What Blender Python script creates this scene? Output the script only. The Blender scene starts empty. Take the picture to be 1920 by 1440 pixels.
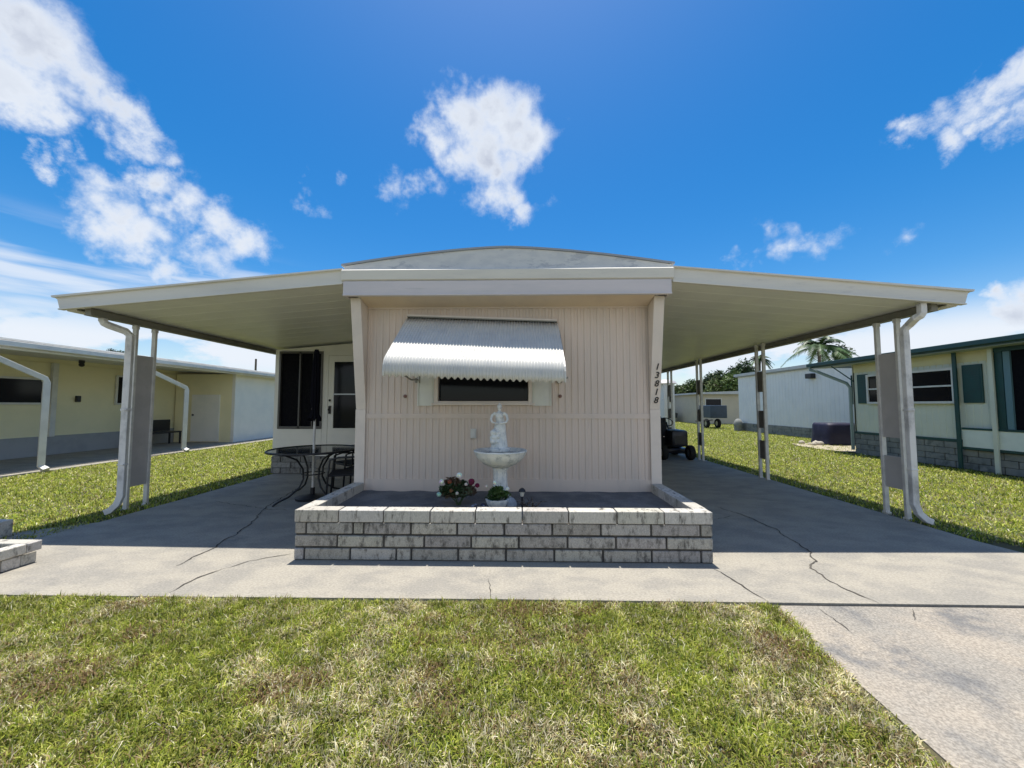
import bpy, bmesh, math, random
import numpy as np
from mathutils import Vector, Matrix, noise as mnoise
R = math.radians
random.seed(7); rng = np.random.default_rng(7)
S = bpy.context.scene
COL = S.collection

# ------------------------------------------------------------------ camera
F = 700.0; YAW = R(1.23); PIT = R(3.27); CH = 1.35
cd = bpy.data.cameras.new('camera'); cam = bpy.data.objects.new('camera', cd); COL.objects.link(cam)
cd.sensor_width = 36; cd.lens = 36*F/1920; cd.clip_start = 0.05; cd.clip_end = 3000
cam.location = (0, 0, CH); cam.rotation_euler = (R(90)+PIT, 0, YAW)
S.camera = cam
S.render.resolution_x = 1024; S.render.resolution_y = 768
S.view_settings.view_transform = 'Standard'; S.view_settings.look = 'None'
S.view_settings.gamma = 1; S.view_settings.exposure = 0.50

def ray(px, py):
    x = (px-960)/F; y = -(py-720)/F
    a, b, c = x, math.cos(PIT)-y*math.sin(PIT), math.sin(PIT)+y*math.cos(PIT)
    cs, sn = math.cos(YAW), math.sin(YAW)
    return Vector((a*cs-b*sn, a*sn+b*cs, c))
def at(px, py, X=None, Y=None, Z=None):
    v = ray(px, py)
    t = X/v.x if X is not None else (Y/v.y if Y is not None else (Z-CH)/v.z)
    return Vector((v.x*t, v.y*t, CH+v.z*t))

# ------------------------------------------------------------------ sun
SUN_EL = 78.0
sd = bpy.data.lights.new('sun', 'SUN'); so = bpy.data.objects.new('sun', sd); COL.objects.link(so)
sd.energy = 4.7; sd.angle = R(0.53); sd.color = (1, .955, .88)
so.rotation_euler = Vector((0, -math.cos(R(SUN_EL)), -math.sin(R(SUN_EL)))).to_track_quat('-Z', 'Y').to_euler()

# ------------------------------------------------------------------ world: sky with clouds, all by direction
W = bpy.data.worlds.new('World'); S.world = W; W.use_nodes = True
nt = W.node_tree; nt.nodes.clear(); N = nt.nodes.new; L = nt.links.new
def mth(op, a, b=None, c=None, clamp=False):
    n = N('ShaderNodeMath'); n.operation = op; n.use_clamp = clamp
    for i, v in enumerate((a, b, c)):
        if v is None: continue
        if isinstance(v, (int, float)): n.inputs[i].default_value = v
        else: L(v, n.inputs[i])
    return n.outputs[0]
out = N('ShaderNodeOutputWorld'); bg = N('ShaderNodeBackground'); L(bg.outputs[0], out.inputs[0])
sky = N('ShaderNodeTexSky'); sky.sky_type = 'NISHITA'; sky.sun_disc = False
sky.sun_elevation = R(SUN_EL); sky.sun_rotation = 0; sky.altitude = 0; sky.air_density = 1.0; sky.dust_density = 0.6; sky.ozone_density = 2.0
hsv = N('ShaderNodeHueSaturation'); hsv.inputs['Hue'].default_value = .5; hsv.inputs['Saturation'].default_value = 1.50; hsv.inputs['Value'].default_value = 1.12
L(sky.outputs[0], hsv.inputs['Color'])
tc = N('ShaderNodeTexCoord'); D = tc.outputs['Generated']
nz = N('ShaderNodeTexNoise'); nz.inputs['Scale'].default_value = 7.0; nz.inputs['Detail'].default_value = 7; nz.inputs['Roughness'].default_value = .62; nz.inputs['Lacunarity'].default_value = 2.1
L(D, nz.inputs['Vector'])
nc = N('ShaderNodeVectorMath'); nc.operation = 'SUBTRACT'; L(nz.outputs['Color'], nc.inputs[0]); nc.inputs[1].default_value = (.5, .5, .5)
ns = N('ShaderNodeVectorMath'); ns.operation = 'SCALE'; L(nc.outputs[0], ns.inputs[0]); ns.inputs[3].default_value = .16
DW = N('ShaderNodeVectorMath'); DW.operation = 'ADD'; L(D, DW.inputs[0]); L(ns.outputs[0], DW.inputs[1])
# cloud puffs: (pixel x, pixel y, radius px, strength)
PUFF = [(40,60,150,1.1),(130,140,120,1.05),(30,170,115,1.35),(10,215,80,1.3),(75,225,60,1.05),(90,110,130,1.2),(180,185,66,.9),(255,240,50,.95),(215,262,36,.75),(120,225,48,.7),(-60,80,200,1.1),
 (60,298,34,.8),(100,302,28,.7),(150,300,30,.7),(200,352,42,.7),(275,335,48,1.1),(330,380,62,1.1),(395,410,58,1.1),(455,445,46,1),(200,410,68,1.05),(255,450,66,1.05),(310,500,48,.85),(395,490,48,.7),(150,385,40,.65),
 (812,250,50,1),(880,222,58,1.15),(935,215,62,1.15),(970,260,60,1.15),(905,285,78,1.15),(935,340,50,1.05),(985,392,32,.9),(788,228,28,.8),(915,195,40,.9),(845,285,45,.9),(960,365,36,.9),
 (735,352,28,.62),(815,352,28,.65),(775,356,24,.5),(582,378,26,.58),(572,340,16,.5),(632,340,16,.42),
 (1700,225,38,.8),(1760,205,54,.9),(1820,180,58,.95),(1790,245,48,.9),(1880,150,60,.95),(1930,120,70,1),(1900,220,45,.7),(1680,262,24,.6),(1850,215,40,.8),
 (1885,545,48,1),(1900,590,70,1),(1960,560,80,1),(1850,610,45,.7),
 (1390,502,20,.40),(1425,495,24,.44),(1460,484,26,.46),(1495,474,28,.50),(1530,464,28,.52),(1565,455,28,.50),(1600,450,26,.46),(1640,445,24,.40),(1690,438,22,.34),(1450,440,18,.32),(1470,440,18,.32),(1620,486,22,.34),(1650,480,22,.32)]
field = None
for (x, y, r, s) in PUFF:
    c = ray(x, y); ln = c.length; c = c.normalized()
    rr = (r/F)/ln/max(1, ln*0.92)*1.42
    dn = N('ShaderNodeVectorMath'); dn.operation = 'DISTANCE'; L(DW.outputs[0], dn.inputs[0]); dn.inputs[1].default_value = c
    v = mth('MULTIPLY_ADD', dn.outputs['Value'], -s/rr, s)
    field = v if field is None else mth('SMOOTH_MAX', field, v, .12)
nf = N('ShaderNodeTexNoise'); nf.inputs['Scale'].default_value = 17; nf.inputs['Detail'].default_value = 8; nf.inputs['Roughness'].default_value = .54
L(D, nf.inputs['Vector'])
fn = mth('MULTIPLY_ADD', nf.outputs['Fac'], 1.5, -.80)
f1 = mth('ADD', field, fn)
def ramp(v, a, b, lo=0., hi=1.):
    n = N('ShaderNodeMapRange'); n.interpolation_type = 'SMOOTHSTEP'; L(v, n.inputs[0])
    n.inputs[1].default_value = a; n.inputs[2].default_value = b; n.inputs[3].default_value = lo; n.inputs[4].default_value = hi
    return n.outputs[0]
dens = ramp(f1, 0.02, .86)
sep = N('ShaderNodeSeparateXYZ'); L(D, sep.inputs[0]); dz = sep.outputs[2]; dx = sep.outputs[0]; dy = sep.outputs[1]
# low cumulus bank near the horizon all round
lowm = mth('MULTIPLY', ramp(dz, .02, .10), ramp(dz, .12, .21, 1, 0))
mp = N('ShaderNodeMapping'); mp.inputs['Scale'].default_value = (3.2, 3.2, 7.5); L(D, mp.inputs[0])
nl = N('ShaderNodeTexNoise'); nl.inputs['Scale'].default_value = 1.7; nl.inputs['Detail'].default_value = 8; nl.inputs['Roughness'].default_value = .58; L(mp.outputs[0], nl.inputs['Vector'])
low = mth('MULTIPLY', ramp(nl.outputs['Fac'], .40, .56), lowm)
haz = ramp(dz, -.02, .26, .5, 0)
# thin streaks low on the left
mp2 = N('ShaderNodeMapping'); mp2.inputs['Scale'].default_value = (1.6, 1.6, 17); mp2.inputs['Rotation'].default_value = (0, R(6), 0); L(D, mp2.inputs[0])
n2 = N('ShaderNodeTexNoise'); n2.inputs['Scale'].default_value = 1.5; n2.inputs['Detail'].default_value = 5; L(mp2.outputs[0], n2.inputs['Vector'])
stm = mth('MULTIPLY', mth('MULTIPLY', ramp(dz, .12, .18), ramp(dz, .24, .33, 1, 0)), ramp(dx, -.60, -.40, 1, 0))
stk = mth('MULTIPLY', mth('MULTIPLY', ramp(n2.outputs['Fac'], .40, .62), stm), .8)
# cumulus added behind the camera to light the house front, visible only in reflections
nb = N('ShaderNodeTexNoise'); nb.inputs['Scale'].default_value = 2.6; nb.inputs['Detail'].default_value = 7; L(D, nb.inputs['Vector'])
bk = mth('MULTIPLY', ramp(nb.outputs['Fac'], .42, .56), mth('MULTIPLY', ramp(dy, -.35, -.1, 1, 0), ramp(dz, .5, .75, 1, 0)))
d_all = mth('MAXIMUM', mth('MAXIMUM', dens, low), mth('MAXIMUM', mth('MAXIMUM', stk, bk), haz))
# cloud tone: bright rim, soft lilac grey cores
core = ramp(f1, .5, 1.25)
n3 = N('ShaderNodeTexNoise'); n3.inputs['Scale'].default_value = 7; n3.inputs['Detail'].default_value = 4; L(DW.outputs[0], n3.inputs['Vector'])
tone = mth('MULTIPLY', core, ramp(n3.outputs['Fac'], .34, .60, .25, 1.0))
cm = N('ShaderNodeMix'); cm.data_type = 'RGBA'; L(tone, cm.inputs[0])
cm.inputs[6].default_value = (6.3, 6.7, 7.3, 1); cm.inputs[7].default_value = (3.7, 4.05, 4.9, 1)
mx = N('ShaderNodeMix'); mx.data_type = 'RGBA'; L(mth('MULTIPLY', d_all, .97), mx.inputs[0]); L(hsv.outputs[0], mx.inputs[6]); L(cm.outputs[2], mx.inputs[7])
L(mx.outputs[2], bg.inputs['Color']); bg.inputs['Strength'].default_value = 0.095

# ------------------------------------------------------------------ materials
MT = {}
def mat(name, col, col2=None, sc=3., lo=.4, hi=.65, rough=.6, metal=0., bump=0., bsc=40., spec=.5, stretch=(1,1,1), attr=None,
        stain=None, ssc=1.2, slo=.55, shi=.75, rvar=0., grain=0., gsc=120, coat=0.):
    if name in MT: return MT[name]
    m = bpy.data.materials.new(name); m.use_nodes = True; t = m.node_tree; b = t.nodes['Principled BSDF']
    def nn(k): return t.nodes.new(k)
    lk = t.links.new
    geo = nn('ShaderNodeNewGeometry'); mapp = nn('ShaderNodeMapping'); mapp.inputs['Scale'].default_value = stretch
    lk(geo.outputs['Position'], mapp.inputs[0]); V = mapp.outputs[0]
    def noise(s, det=6, ro=.6):
        n = nn('ShaderNodeTexNoise'); n.inputs['Scale'].default_value = s; n.inputs['Detail'].default_value = det; n.inputs['Roughness'].default_value = ro
        lk(V, n.inputs['Vector']); return n.outputs['Fac']
    def rmp(v, a, c, x=0., y=1.):
        n = nn('ShaderNodeMapRange'); n.interpolation_type = 'SMOOTHSTEP'; lk(v, n.inputs[0])
        for i, q in enumerate((a, c, x, y)): n.inputs[i+1].default_value = q
        return n.outputs[0]
    def mix(fac, A, B, mode='MIX'):
        n = nn('ShaderNodeMix'); n.data_type = 'RGBA'; n.blend_type = mode
        if isinstance(fac, (int, float)): n.inputs[0].default_value = fac
        else: lk(fac, n.inputs[0])
        for i, q in ((6, A), (7, B)):
            if isinstance(q, tuple): n.inputs[i].default_value = (*q, 1)
            else: lk(q, n.inputs[i])
        return n.outputs[2]
    if attr:
        a = nn('ShaderNodeAttribute'); a.attribute_name = attr; c = a.outputs['Color']
        if col: c = mix(1., c, col, 'MULTIPLY')
    else: c = mix(0., col, col)
    if col2: c = mix(rmp(noise(sc), lo, hi), c, col2)
    if stain: c = mix(rmp(noise(ssc, 8, .68), slo, shi), c, stain)
    if grain: c = mix(grain, c, mix(rmp(noise(gsc, 3, .7), .3, .7), (.25,.25,.25), (1,1,1)), 'MULTIPLY')
    lk(c, b.inputs['Base Color'])
    b.inputs['Roughness'].default_value = rough; b.inputs['Metallic'].default_value = metal
    b.inputs['Specular IOR Level'].default_value = spec
    if coat: b.inputs['Coat Weight'].default_value = coat
    if rvar: lk(rmp(noise(sc*2), .3, .7, rough-rvar, rough+rvar), b.inputs['Roughness'])
    if bump:
        bp = nn('ShaderNodeBump'); bp.inputs['Strength'].default_value = bump; bp.inputs['Distance'].default_value = .01
        lk(noise(bsc, 6, .65), bp.inputs['Height']); lk(bp.outputs[0], b.inputs['Normal'])
    MT[name] = m; return m

concrete = mat('concrete', (.40,.365,.298), (.315,.293,.25), 2.3, .40, .62, .85, bump=.3, bsc=90, stain=(.22,.21,.19), ssc=1.5, slo=.53, shi=.80, stretch=(1,1.5,1), grain=.42, gsc=55)
concrete_rough = mat('exposed aggregate concrete', (.435,.38,.305), (.345,.318,.272), 1.6, .40, .62, .9, bump=.5, bsc=60, stain=(.21,.205,.195), ssc=2.6, slo=.50, shi=.68, grain=.62, gsc=85)
crackm = mat('crack', (.05,.045,.04), (.10,.09,.075), 6, rough=1)
soil = mat('soil', (.085,.08,.035), (.13,.11,.06), 5, .3, .7, 1, bump=.6, bsc=60, stain=(.05,.075,.02), ssc=2.5, slo=.45, shi=.6)
bedsoil = mat('planter fill', (.20,.20,.20), (.13,.135,.14), 3, .4, .6, .95, bump=.5, bsc=50, grain=.5, gsc=90)
grassm = mat('grass blade', (1,1,1), None, rough=.5, attr='Col', spec=.3)
def translucent(m, f):
    t = m.node_tree; b = t.nodes['Principled BSDF']; tr = t.nodes.new('ShaderNodeBsdfTranslucent'); mx_ = t.nodes.new('ShaderNodeMixShader'); mx_.inputs[0].default_value = f
    t.links.new(b.inputs['Base Color'].links[0].from_socket, tr.inputs[0]); t.links.new(b.outputs[0], mx_.inputs[1]); t.links.new(tr.outputs[0], mx_.inputs[2])
    t.links.new(mx_.outputs[0], t.nodes['Material Output'].inputs[0])
translucent(grassm, .35)
block = mat('split concrete block', (1,1,1), None, rough=.95, attr='Col', bump=.9, bsc=70, stain=(.12,.113,.10), ssc=13, slo=.46, shi=.70, grain=.5, gsc=110, stretch=(1.6,1.6,.8))
coping = mat('pale block', (1,1,1), None, rough=.9, attr='Col', bump=.6, bsc=70, stain=(.16,.15,.128), ssc=12, slo=.505, shi=.68, grain=.35, gsc=110, stretch=(1.8,1,.5))
mortar = mat('dark joint', (.05,.048,.045), (.09,.085,.08), 12, rough=1)
siding = mat('beige pink siding', (.70,.575,.475), (.66,.555,.465), 2, rough=.5, stain=(.52,.45,.385), ssc=2.2, slo=.52, shi=.85, stretch=(2.5,1,.35), bump=.05, bsc=200)
trimpink = mat('beige trim', (.76,.66,.56), (.70,.61,.52), 4, rough=.55, bump=.05, bsc=150)
soffitm = mat('peach soffit', (.72,.58,.42), (.66,.53,.40), 3, rough=.6)
fasciam = mat('lavender grey fascia', (.70,.635,.62), (.64,.59,.58), 3, rough=.5, stain=(.52,.49,.47), ssc=4, slo=.6, shi=.8, stretch=(.5,1,3))
gutterm = mat('cream gutter paint', (.76,.72,.63), (.68,.65,.58), 2, rough=.5, stain=(.50,.48,.44), ssc=6, slo=.56, shi=.78, stretch=(.4,1,3))
gablem = mat('peeling gable paint', (.70,.69,.66), (.62,.62,.61), 5, rough=.7, stain=(.50,.51,.52), ssc=3.2, slo=.53, shi=.62, stretch=(1,1,2.5))
roofm = mat('white roof coating', (.58,.58,.56), (.5,.5,.49), 2, rough=.6, stain=(.36,.36,.35), ssc=1.5)
roofedge = mat('roof edge grey', (.34,.36,.39), rough=.6)
ceilm = mat('olive cream pan ceiling', (.82,.81,.72), (.77,.76,.68), 1.2, rough=.4, rvar=.06)
beamm = mat('carport beam', (.24,.23,.19), (.20,.195,.16), 3, rough=.5)
postm = mat('weathered white post', (.72,.70,.65), (.60,.585,.55), 8, rough=.5, stain=(.42,.40,.37), ssc=9, slo=.6, shi=.8)
panelm = mat('bronze grey panel', (.15,.14,.13), (.19,.18,.165), 6, rough=.5)
panelgrey = mat('grey aluminium panel', (.50,.475,.46), (.45,.43,.415), 4, rough=.45, stain=(.28,.27,.26), ssc=6, slo=.6, shi=.8)
spoutm = mat('downspout paint', (.76,.74,.70), (.60,.59,.57), 5, rough=.5, stain=(.40,.39,.37), ssc=5, slo=.5, shi=.72, stretch=(1,1,.6))
awnm = mat('white aluminium awning', (.64,.62,.56), (.57,.56,.52), 5, rough=.32, stain=(.52,.5,.44), ssc=7, slo=.6, shi=.85)
white = mat('white trim', (.70,.69,.64), (.62,.61,.57), 4, rough=.5)
creamp = mat('cream panel', (.74,.73,.64), (.68,.67,.60), 4, rough=.5)
glass = mat('dark window glass', (.006,.007,.010), rough=.08, spec=.22)
screen = mat('dark insect screen', (.008,.008,.011), (.012,.012,.014), 30, rough=.8, spec=.03)
black = mat('black metal', (.015,.015,.017), (.022,.022,.024), 20, rough=.42)
blackfab = mat('black sling fabric', (.018,.018,.02), rough=.85)
tglass = mat('smoked table glass', (.03,.04,.045), rough=.08, spec=.7)
navy = mat('navy umbrella cloth', (.008,.008,.012), rough=.95, spec=.05)
marble = mat('weathered white cast stone', (.80,.80,.75), (.66,.68,.66), 14, rough=.7, bump=.3, bsc=120, stain=(.34,.37,.37), ssc=16, slo=.5, shi=.72)
water = mat('basin water', (.03,.05,.07), rough=.05, spec=.7)
yellow = mat('yellow lap siding', (.88,.80,.52), (.84,.77,.50), 2, rough=.6)
bwhite = mat('white painted wall', (.84,.81,.74), (.79,.77,.71), 2, rough=.6, stretch=(1,1,1))
skirt = mat('grey skirting', (.40,.40,.40), (.34,.345,.35), 2, rough=.8, stain=(.28,.28,.28), ssc=3)
green = mat('dark green paint', (.012,.065,.06), (.015,.055,.052), 4, rough=.5)
mint = mat('pale mint siding', (.68,.70,.57), (.63,.66,.54), 2, rough=.6)
mintedge = mat('yellow cream valance', (.72,.66,.38), (.68,.62,.37), 3, rough=.6)
bark = mat('bark', (.12,.095,.07), (.18,.15,.11), 6, rough=1, bump=.8, bsc=20)
leafm = mat('leaf', (1,1,1), None, rough=.5, attr='Col', spec=.35)
petal = mat('petal', (1,1,1), None, rough=1, attr='Col', spec=0.)
purple = mat('dark violet tarp', (.008,.008,.035), (.007,.006,.028), 8, rough=.6, bump=.5, bsc=14)
rubber = mat('rubber', (.014,.014,.014), rough=.85)
mowred = mat('dark tractor paint', (.020,.018,.024), rough=.35)
chrome = mat('dull metal', (.4,.4,.4), rough=.35, metal=.9)
dirt = mat('pale dirt', (.42,.36,.26), (.34,.30,.22), 5, rough=1, bump=.6, bsc=30)
blockgrey = mat('old block skirting', (.27,.275,.25), (.20,.21,.20), 4, rough=.95, bump=.6, bsc=40, stain=(.11,.12,.11), ssc=3, slo=.52, shi=.7)

# ------------------------------------------------------------------ mesh builder
ORG = {}
class MB:
    def __init__(s): s.v = []; s.f = []; s.mi = []; s.c = []; s.cur = (1,1,1); s.m = 0
    def add(s, vs, fs):
        o = len(s.v); s.v += [tuple(p) for p in vs]; s.c += [s.cur]*len(vs)
        s.f += [tuple(i+o for i in f) for f in fs]; s.mi += [s.m]*len(fs); return s
    def box(s, x0, x1, y0, y1, z0, z1, M=None):
        vs = [Vector((x, y, z)) for x in (x0, x1) for y in (y0, y1) for z in (z0, z1)]
        if M: vs = [M @ p for p in vs]
        return s.add(vs, [(0,1,3,2),(4,6,7,5),(0,4,5,1),(2,3,7,6),(0,2,6,4),(1,5,7,3)])
    def rbox(s, x0, x1, y0, y1, z0, z1, r=.01, M=None):   # bevelled box
        bm = bmesh.new(); bmesh.ops.create_cube(bm, size=1)
        for p in bm.verts: p.co = Vector(((x0+x1)/2+p.co.x*(x1-x0), (y0+y1)/2+p.co.y*(y1-y0), (z0+z1)/2+p.co.z*(z1-z0)))
        bmesh.ops.bevel(bm, geom=bm.edges[:], offset=r, segments=2, affect='EDGES', profile=.5)
        bm.verts.index_update()
        vs = [p.co.copy() for p in bm.verts]
        if M: vs = [M @ p for p in vs]
        fs = [tuple(q.index for q in f.verts) for f in bm.faces]; bm.free()
        return s.add(vs, fs)
    def prism(s, poly, axis, a, b, M=None):               # poly: 2D points, extruded along axis
        n = len(poly)
        def P(u, w, t): return Vector({'x': (t, u, w), 'y': (u, t, w), 'z': (u, w, t)}[axis])
        vs = [P(u, w, a) for u, w in poly]+[P(u, w, b) for u, w in poly]
        if M: vs = [M @ p for p in vs]
        return s.add(vs, [tuple(range(n))[::-1], tuple(range(n, 2*n))]+[(i, (i+1) % n, n+(i+1) % n, n+i) for i in range(n)])
    def tube(s, pts, r, n=10, cap=True, rect=None):
        pts = [Vector(p) for p in pts]; k = len(pts); rs = r if isinstance(r, (list, tuple)) else [r]*k
        vs = []; up = None
        for i, p in enumerate(pts):
            d = (pts[min(i+1, k-1)]-pts[max(i-1, 0)]).normalized()
            if up is None:
                up = Vector((0, 0, 1)) if abs(d.z) < .9 else Vector((0, 1, 0))
            a = d.cross(up).normalized(); b = a.cross(d).normalized(); up = b
            for j in range(n):
                t = 2*math.pi*(j+.5)/n
                if rect:
                    q = [(1,1),(-1,1),(-1,-1),(1,-1)][j]; vs.append(p+a*q[0]*rect[0]+b*q[1]*rect[1])
                else: vs.append(p+(a*math.cos(t)+b*math.sin(t))*rs[i])
        fs = [(i*n+j, i*n+(j+1) % n, (i+1)*n+(j+1) % n, (i+1)*n+j) for i in range(k-1) for j in range(n)]
        if cap: fs += [tuple(range(n))[::-1], tuple(range((k-1)*n, k*n))]
        return s.add(vs, fs)
    def lathe(s, prof, c=(0,0,0), n=32, flute=0, nf=16):
        vs = []; k = len(prof)
        for r, z in prof:
            for j in range(n):
                t = 2*math.pi*j/n; rr = r*(1+flute*math.cos(nf*t)*(1 if r > .02 else 0))
                vs.append((c[0]+rr*math.cos(t), c[1]+rr*math.sin(t), c[2]+z))
        fs = [(i*n+j, i*n+(j+1) % n, (i+1)*n+(j+1) % n, (i+1)*n+j) for i in range(k-1) for j in range(n)]
        fs += [tuple(range(n))[::-1], tuple(range((k-1)*n, k*n))]
        return s.add(vs, fs)
    def ball(s, c, r, n=12, m=8, sq=(1,1,1), M=None):
        vs = []; fs = []
        for i in range(m+1):
            a = math.pi*i/m
            for j in range(n):
                t = 2*math.pi*j/n; p = Vector((r*sq[0]*math.sin(a)*math.cos(t), r*sq[1]*math.sin(a)*math.sin(t), r*sq[2]*math.cos(a)))
                if M: p = M @ p
                vs.append(p+Vector(c))
        for i in range(m):
            for j in range(n): fs.append((i*n+j, (i+1)*n+j, (i+1)*n+(j+1) % n, i*n+(j+1) % n))
        return s.add(vs, fs)
    def build(s, name, ms, parent=None, smooth=False, bevel=0):
        me = bpy.data.meshes.new(name); o = bpy.data.objects.new(name, me); COL.objects.link(o)
        off = Vector(ORG.get(parent.name, (0,0,0))) if parent else Vector((0,0,0))
        me.from_pydata([tuple(Vector(p)-off) for p in s.v], [], s.f)
        ms = ms if isinstance(ms, (list, tuple)) else [ms]
        for m in ms: me.materials.append(m)
        me.polygons.foreach_set('material_index', s.mi)
        if any(c != (1,1,1) for c in s.c):
            a = me.color_attributes.new('Col', 'FLOAT_COLOR', 'POINT')
            a.data.foreach_set('color', np.array([(*c, 1) for c in s.c], dtype=np.float32).ravel())
        bm = bmesh.new(); bm.from_mesh(me); bmesh.ops.recalc_face_normals(bm, faces=bm.faces); bm.to_mesh(me); bm.free()
        if smooth:
            me.shade_smooth() if hasattr(me, 'shade_smooth') else None
            if smooth != 'all': me.set_sharp_from_angle(angle=R(40))
        if bevel:
            b = o.modifiers.new('bevel', 'BEVEL'); b.width = bevel; b.segments = 2; b.limit_method = 'ANGLE'
        if parent: o.parent = parent; ORG[o.name] = tuple(off)
        return o
def tag(o, label=None, cat=None, group=None, kind=None):
    if label: o['label'] = label
    if cat: o['category'] = cat
    if group: o['group'] = group
    if kind: o['kind'] = kind
    return o
def thing(name, loc, label, cat, group=None, kind=None):
    o = bpy.data.objects.new(name, None); COL.objects.link(o); o.location = loc; ORG[o.name] = tuple(loc); o.empty_display_size = .2
    return tag(o, label, cat, group, kind)
def dup(o, loc=None, rz=None, parent=None, label=None):
    c = o.copy(); COL.objects.link(c)
    if loc is not None: c.location = loc
    if rz is not None: c.rotation_euler = (0, 0, rz)
    if label: c['label'] = label
    c.parent = parent
    for ch in [k for k in o.children]: dup(ch, parent=c)
    return c
def struct(name, mb, m, **k):
    o = mb.build(name, m, **k); o['kind'] = 'structure'; return o
def raw(name, V, Fc, m, colors=None, parent=None):        # fast numpy mesh of equal-size faces
    me = bpy.data.meshes.new(name); o = bpy.data.objects.new(name, me); COL.objects.link(o)
    if parent: V = V-np.array(ORG[parent.name], dtype=V.dtype)
    nv = len(V); nf, k = Fc.shape
    me.vertices.add(nv); me.vertices.foreach_set('co', V.astype(np.float32).ravel())
    me.loops.add(nf*k); me.loops.foreach_set('vertex_index', Fc.astype(np.int32).ravel())
    me.polygons.add(nf); me.polygons.foreach_set('loop_start', np.arange(0, nf*k, k, dtype=np.int32))
    me.update(calc_edges=True); me.materials.append(m)
    if colors is not None:
        a = me.color_attributes.new('Col', 'FLOAT_COLOR', 'POINT')
        a.data.foreach_set('color', np.concatenate([colors, np.ones((nv, 1))], 1).astype(np.float32).ravel())
    if parent: o.parent = parent
    return o

# ------------------------------------------------------------------ ground and concrete
X0, X1 = -1.98, 1.66          # house sides
SL, SR = -4.87, 4.55          # slab sides
AF = 2.68                     # front edge of the apron
g = MB(); n = 60
xs = np.concatenate([[-900,-300,-120,-60],np.linspace(-30,30,61),[60,120,300,900]]); ys = np.concatenate([[-300,-60,-20],np.linspace(-6,40,47),[60,120,300,900]])
vs = [(x, y, -.018+.008*mnoise.noise(Vector((x*.5, y*.5, 0)))) for y in ys for x in xs]; k = len(xs)
g.add(vs, [(j*k+i, j*k+i+1, (j+1)*k+i+1, (j+1)*k+i) for j in range(len(ys)-1) for i in range(k-1)])
tag(struct('ground', g, soil, smooth='all'), 'soil and thatch under the lawns')

def crack(mb, pts, w, z=.004, seg=14, jit=.012):
    P = [Vector((p[0], p[1], 0)) for p in pts]; Q = []
    for a, b in zip(P[:-1], P[1:]):
        m = max(2, int((b-a).length/.035))
        for i in range(m): Q.append(a.lerp(b, i/m))
    Q.append(P[-1]); vs = []
    for i, p in enumerate(Q):
        d = (Q[min(i+1, len(Q)-1)]-Q[max(0, i-1)]).normalized(); nrm = Vector((-d.y, d.x, 0))
        o = nrm*(mnoise.noise(p*6)*jit*1.5+mnoise.noise(p*22)*jit*.9+random.uniform(-.35,.35)*jit*.6)
        ww = w*random.uniform(.45, 1.2)*(min(1, (i+1)/4, (len(Q)-i)/4))
        vs += [p+o-nrm*ww/2+Vector((0,0,z)), p+o+nrm*ww/2+Vector((0,0,z))]
    mb.add(vs, [(2*i, 2*i+2, 2*i+3, 2*i+1) for i in range(len(Q)-1)])
def gp(l): return [at(x, y, Z=0)[:2] for x, y in l]
# apron + both carport floors in one slab, with cracks on it
c = MB()
c.prism([(-9.0,AF),(-3.0,AF-.012),(-.2,AF+.004),(1.68,AF),(4.8,AF-.004),(SR+.0,3.9),(SR+.02,16.5),(SL,16.5),(SL,4.3),(-6.2,3.35),(-9.0,3.35)], 'z', -.12, 0)
c.m = 1
crack(c, gp([(318,1112),(345,1096),(372,1083),(395,1075),(420,1066)]), .017)
crack(c, gp([(420,1066),(460,1055),(500,1046),(545,1040)]), .011)
crack(c, gp([(560,915),(500,950),(478,975),(440,1003),(395,1030),(330,1062)]), .014, jit=.02)
crack(c, gp([(400,940),(500,955),(546,957)]), .009, jit=.02)
crack(c, gp([(1340,950),(1400,968),(1455,992),(1478,1008),(1512,1030),(1530,1050),(1521,1066),(1548,1086),(1590,1106),(1650,1131)]), .014, jit=.022)
crack(c, gp([(1395,968),(1370,968),(1338,975)]), .008)
crack(c, gp([(1338,1066),(1368,1084),(1402,1107),(1440,1129)]), .014, jit=.014)
crack(c, gp([(915,1085),(922,1122)]), .006)
struct('path', c, [concrete, crackm])
# driveway towards the street
c = MB(); c.prism([(1.70,AF-.022),(4.8,AF-.022),(4.8,-9),(1.56,-9),(1.61,1.2)], 'z', -.12, -.009)
c.m = 1
crack(c, [(2.0,AF-.06),(1.98,AF-.35)], .006, z=-.005); crack(c, gp([(1708,1139),(1712,1160)]), .01, z=-.005)
struct('driveway', c, [concrete_rough, crackm])
j = MB(); j.box(1.68,4.8,AF-.03,AF+.01,-.10,-.016); struct('joint', j, crackm)
# road behind the camera
rd = MB(); rd.box(-60,60,-15,-9.0,-.1,-.01); struct('road', rd, mat('asphalt', (.05,.05,.052),(.065,.065,.065),3,rough=.9,bump=.5,bsc=80))

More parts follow.
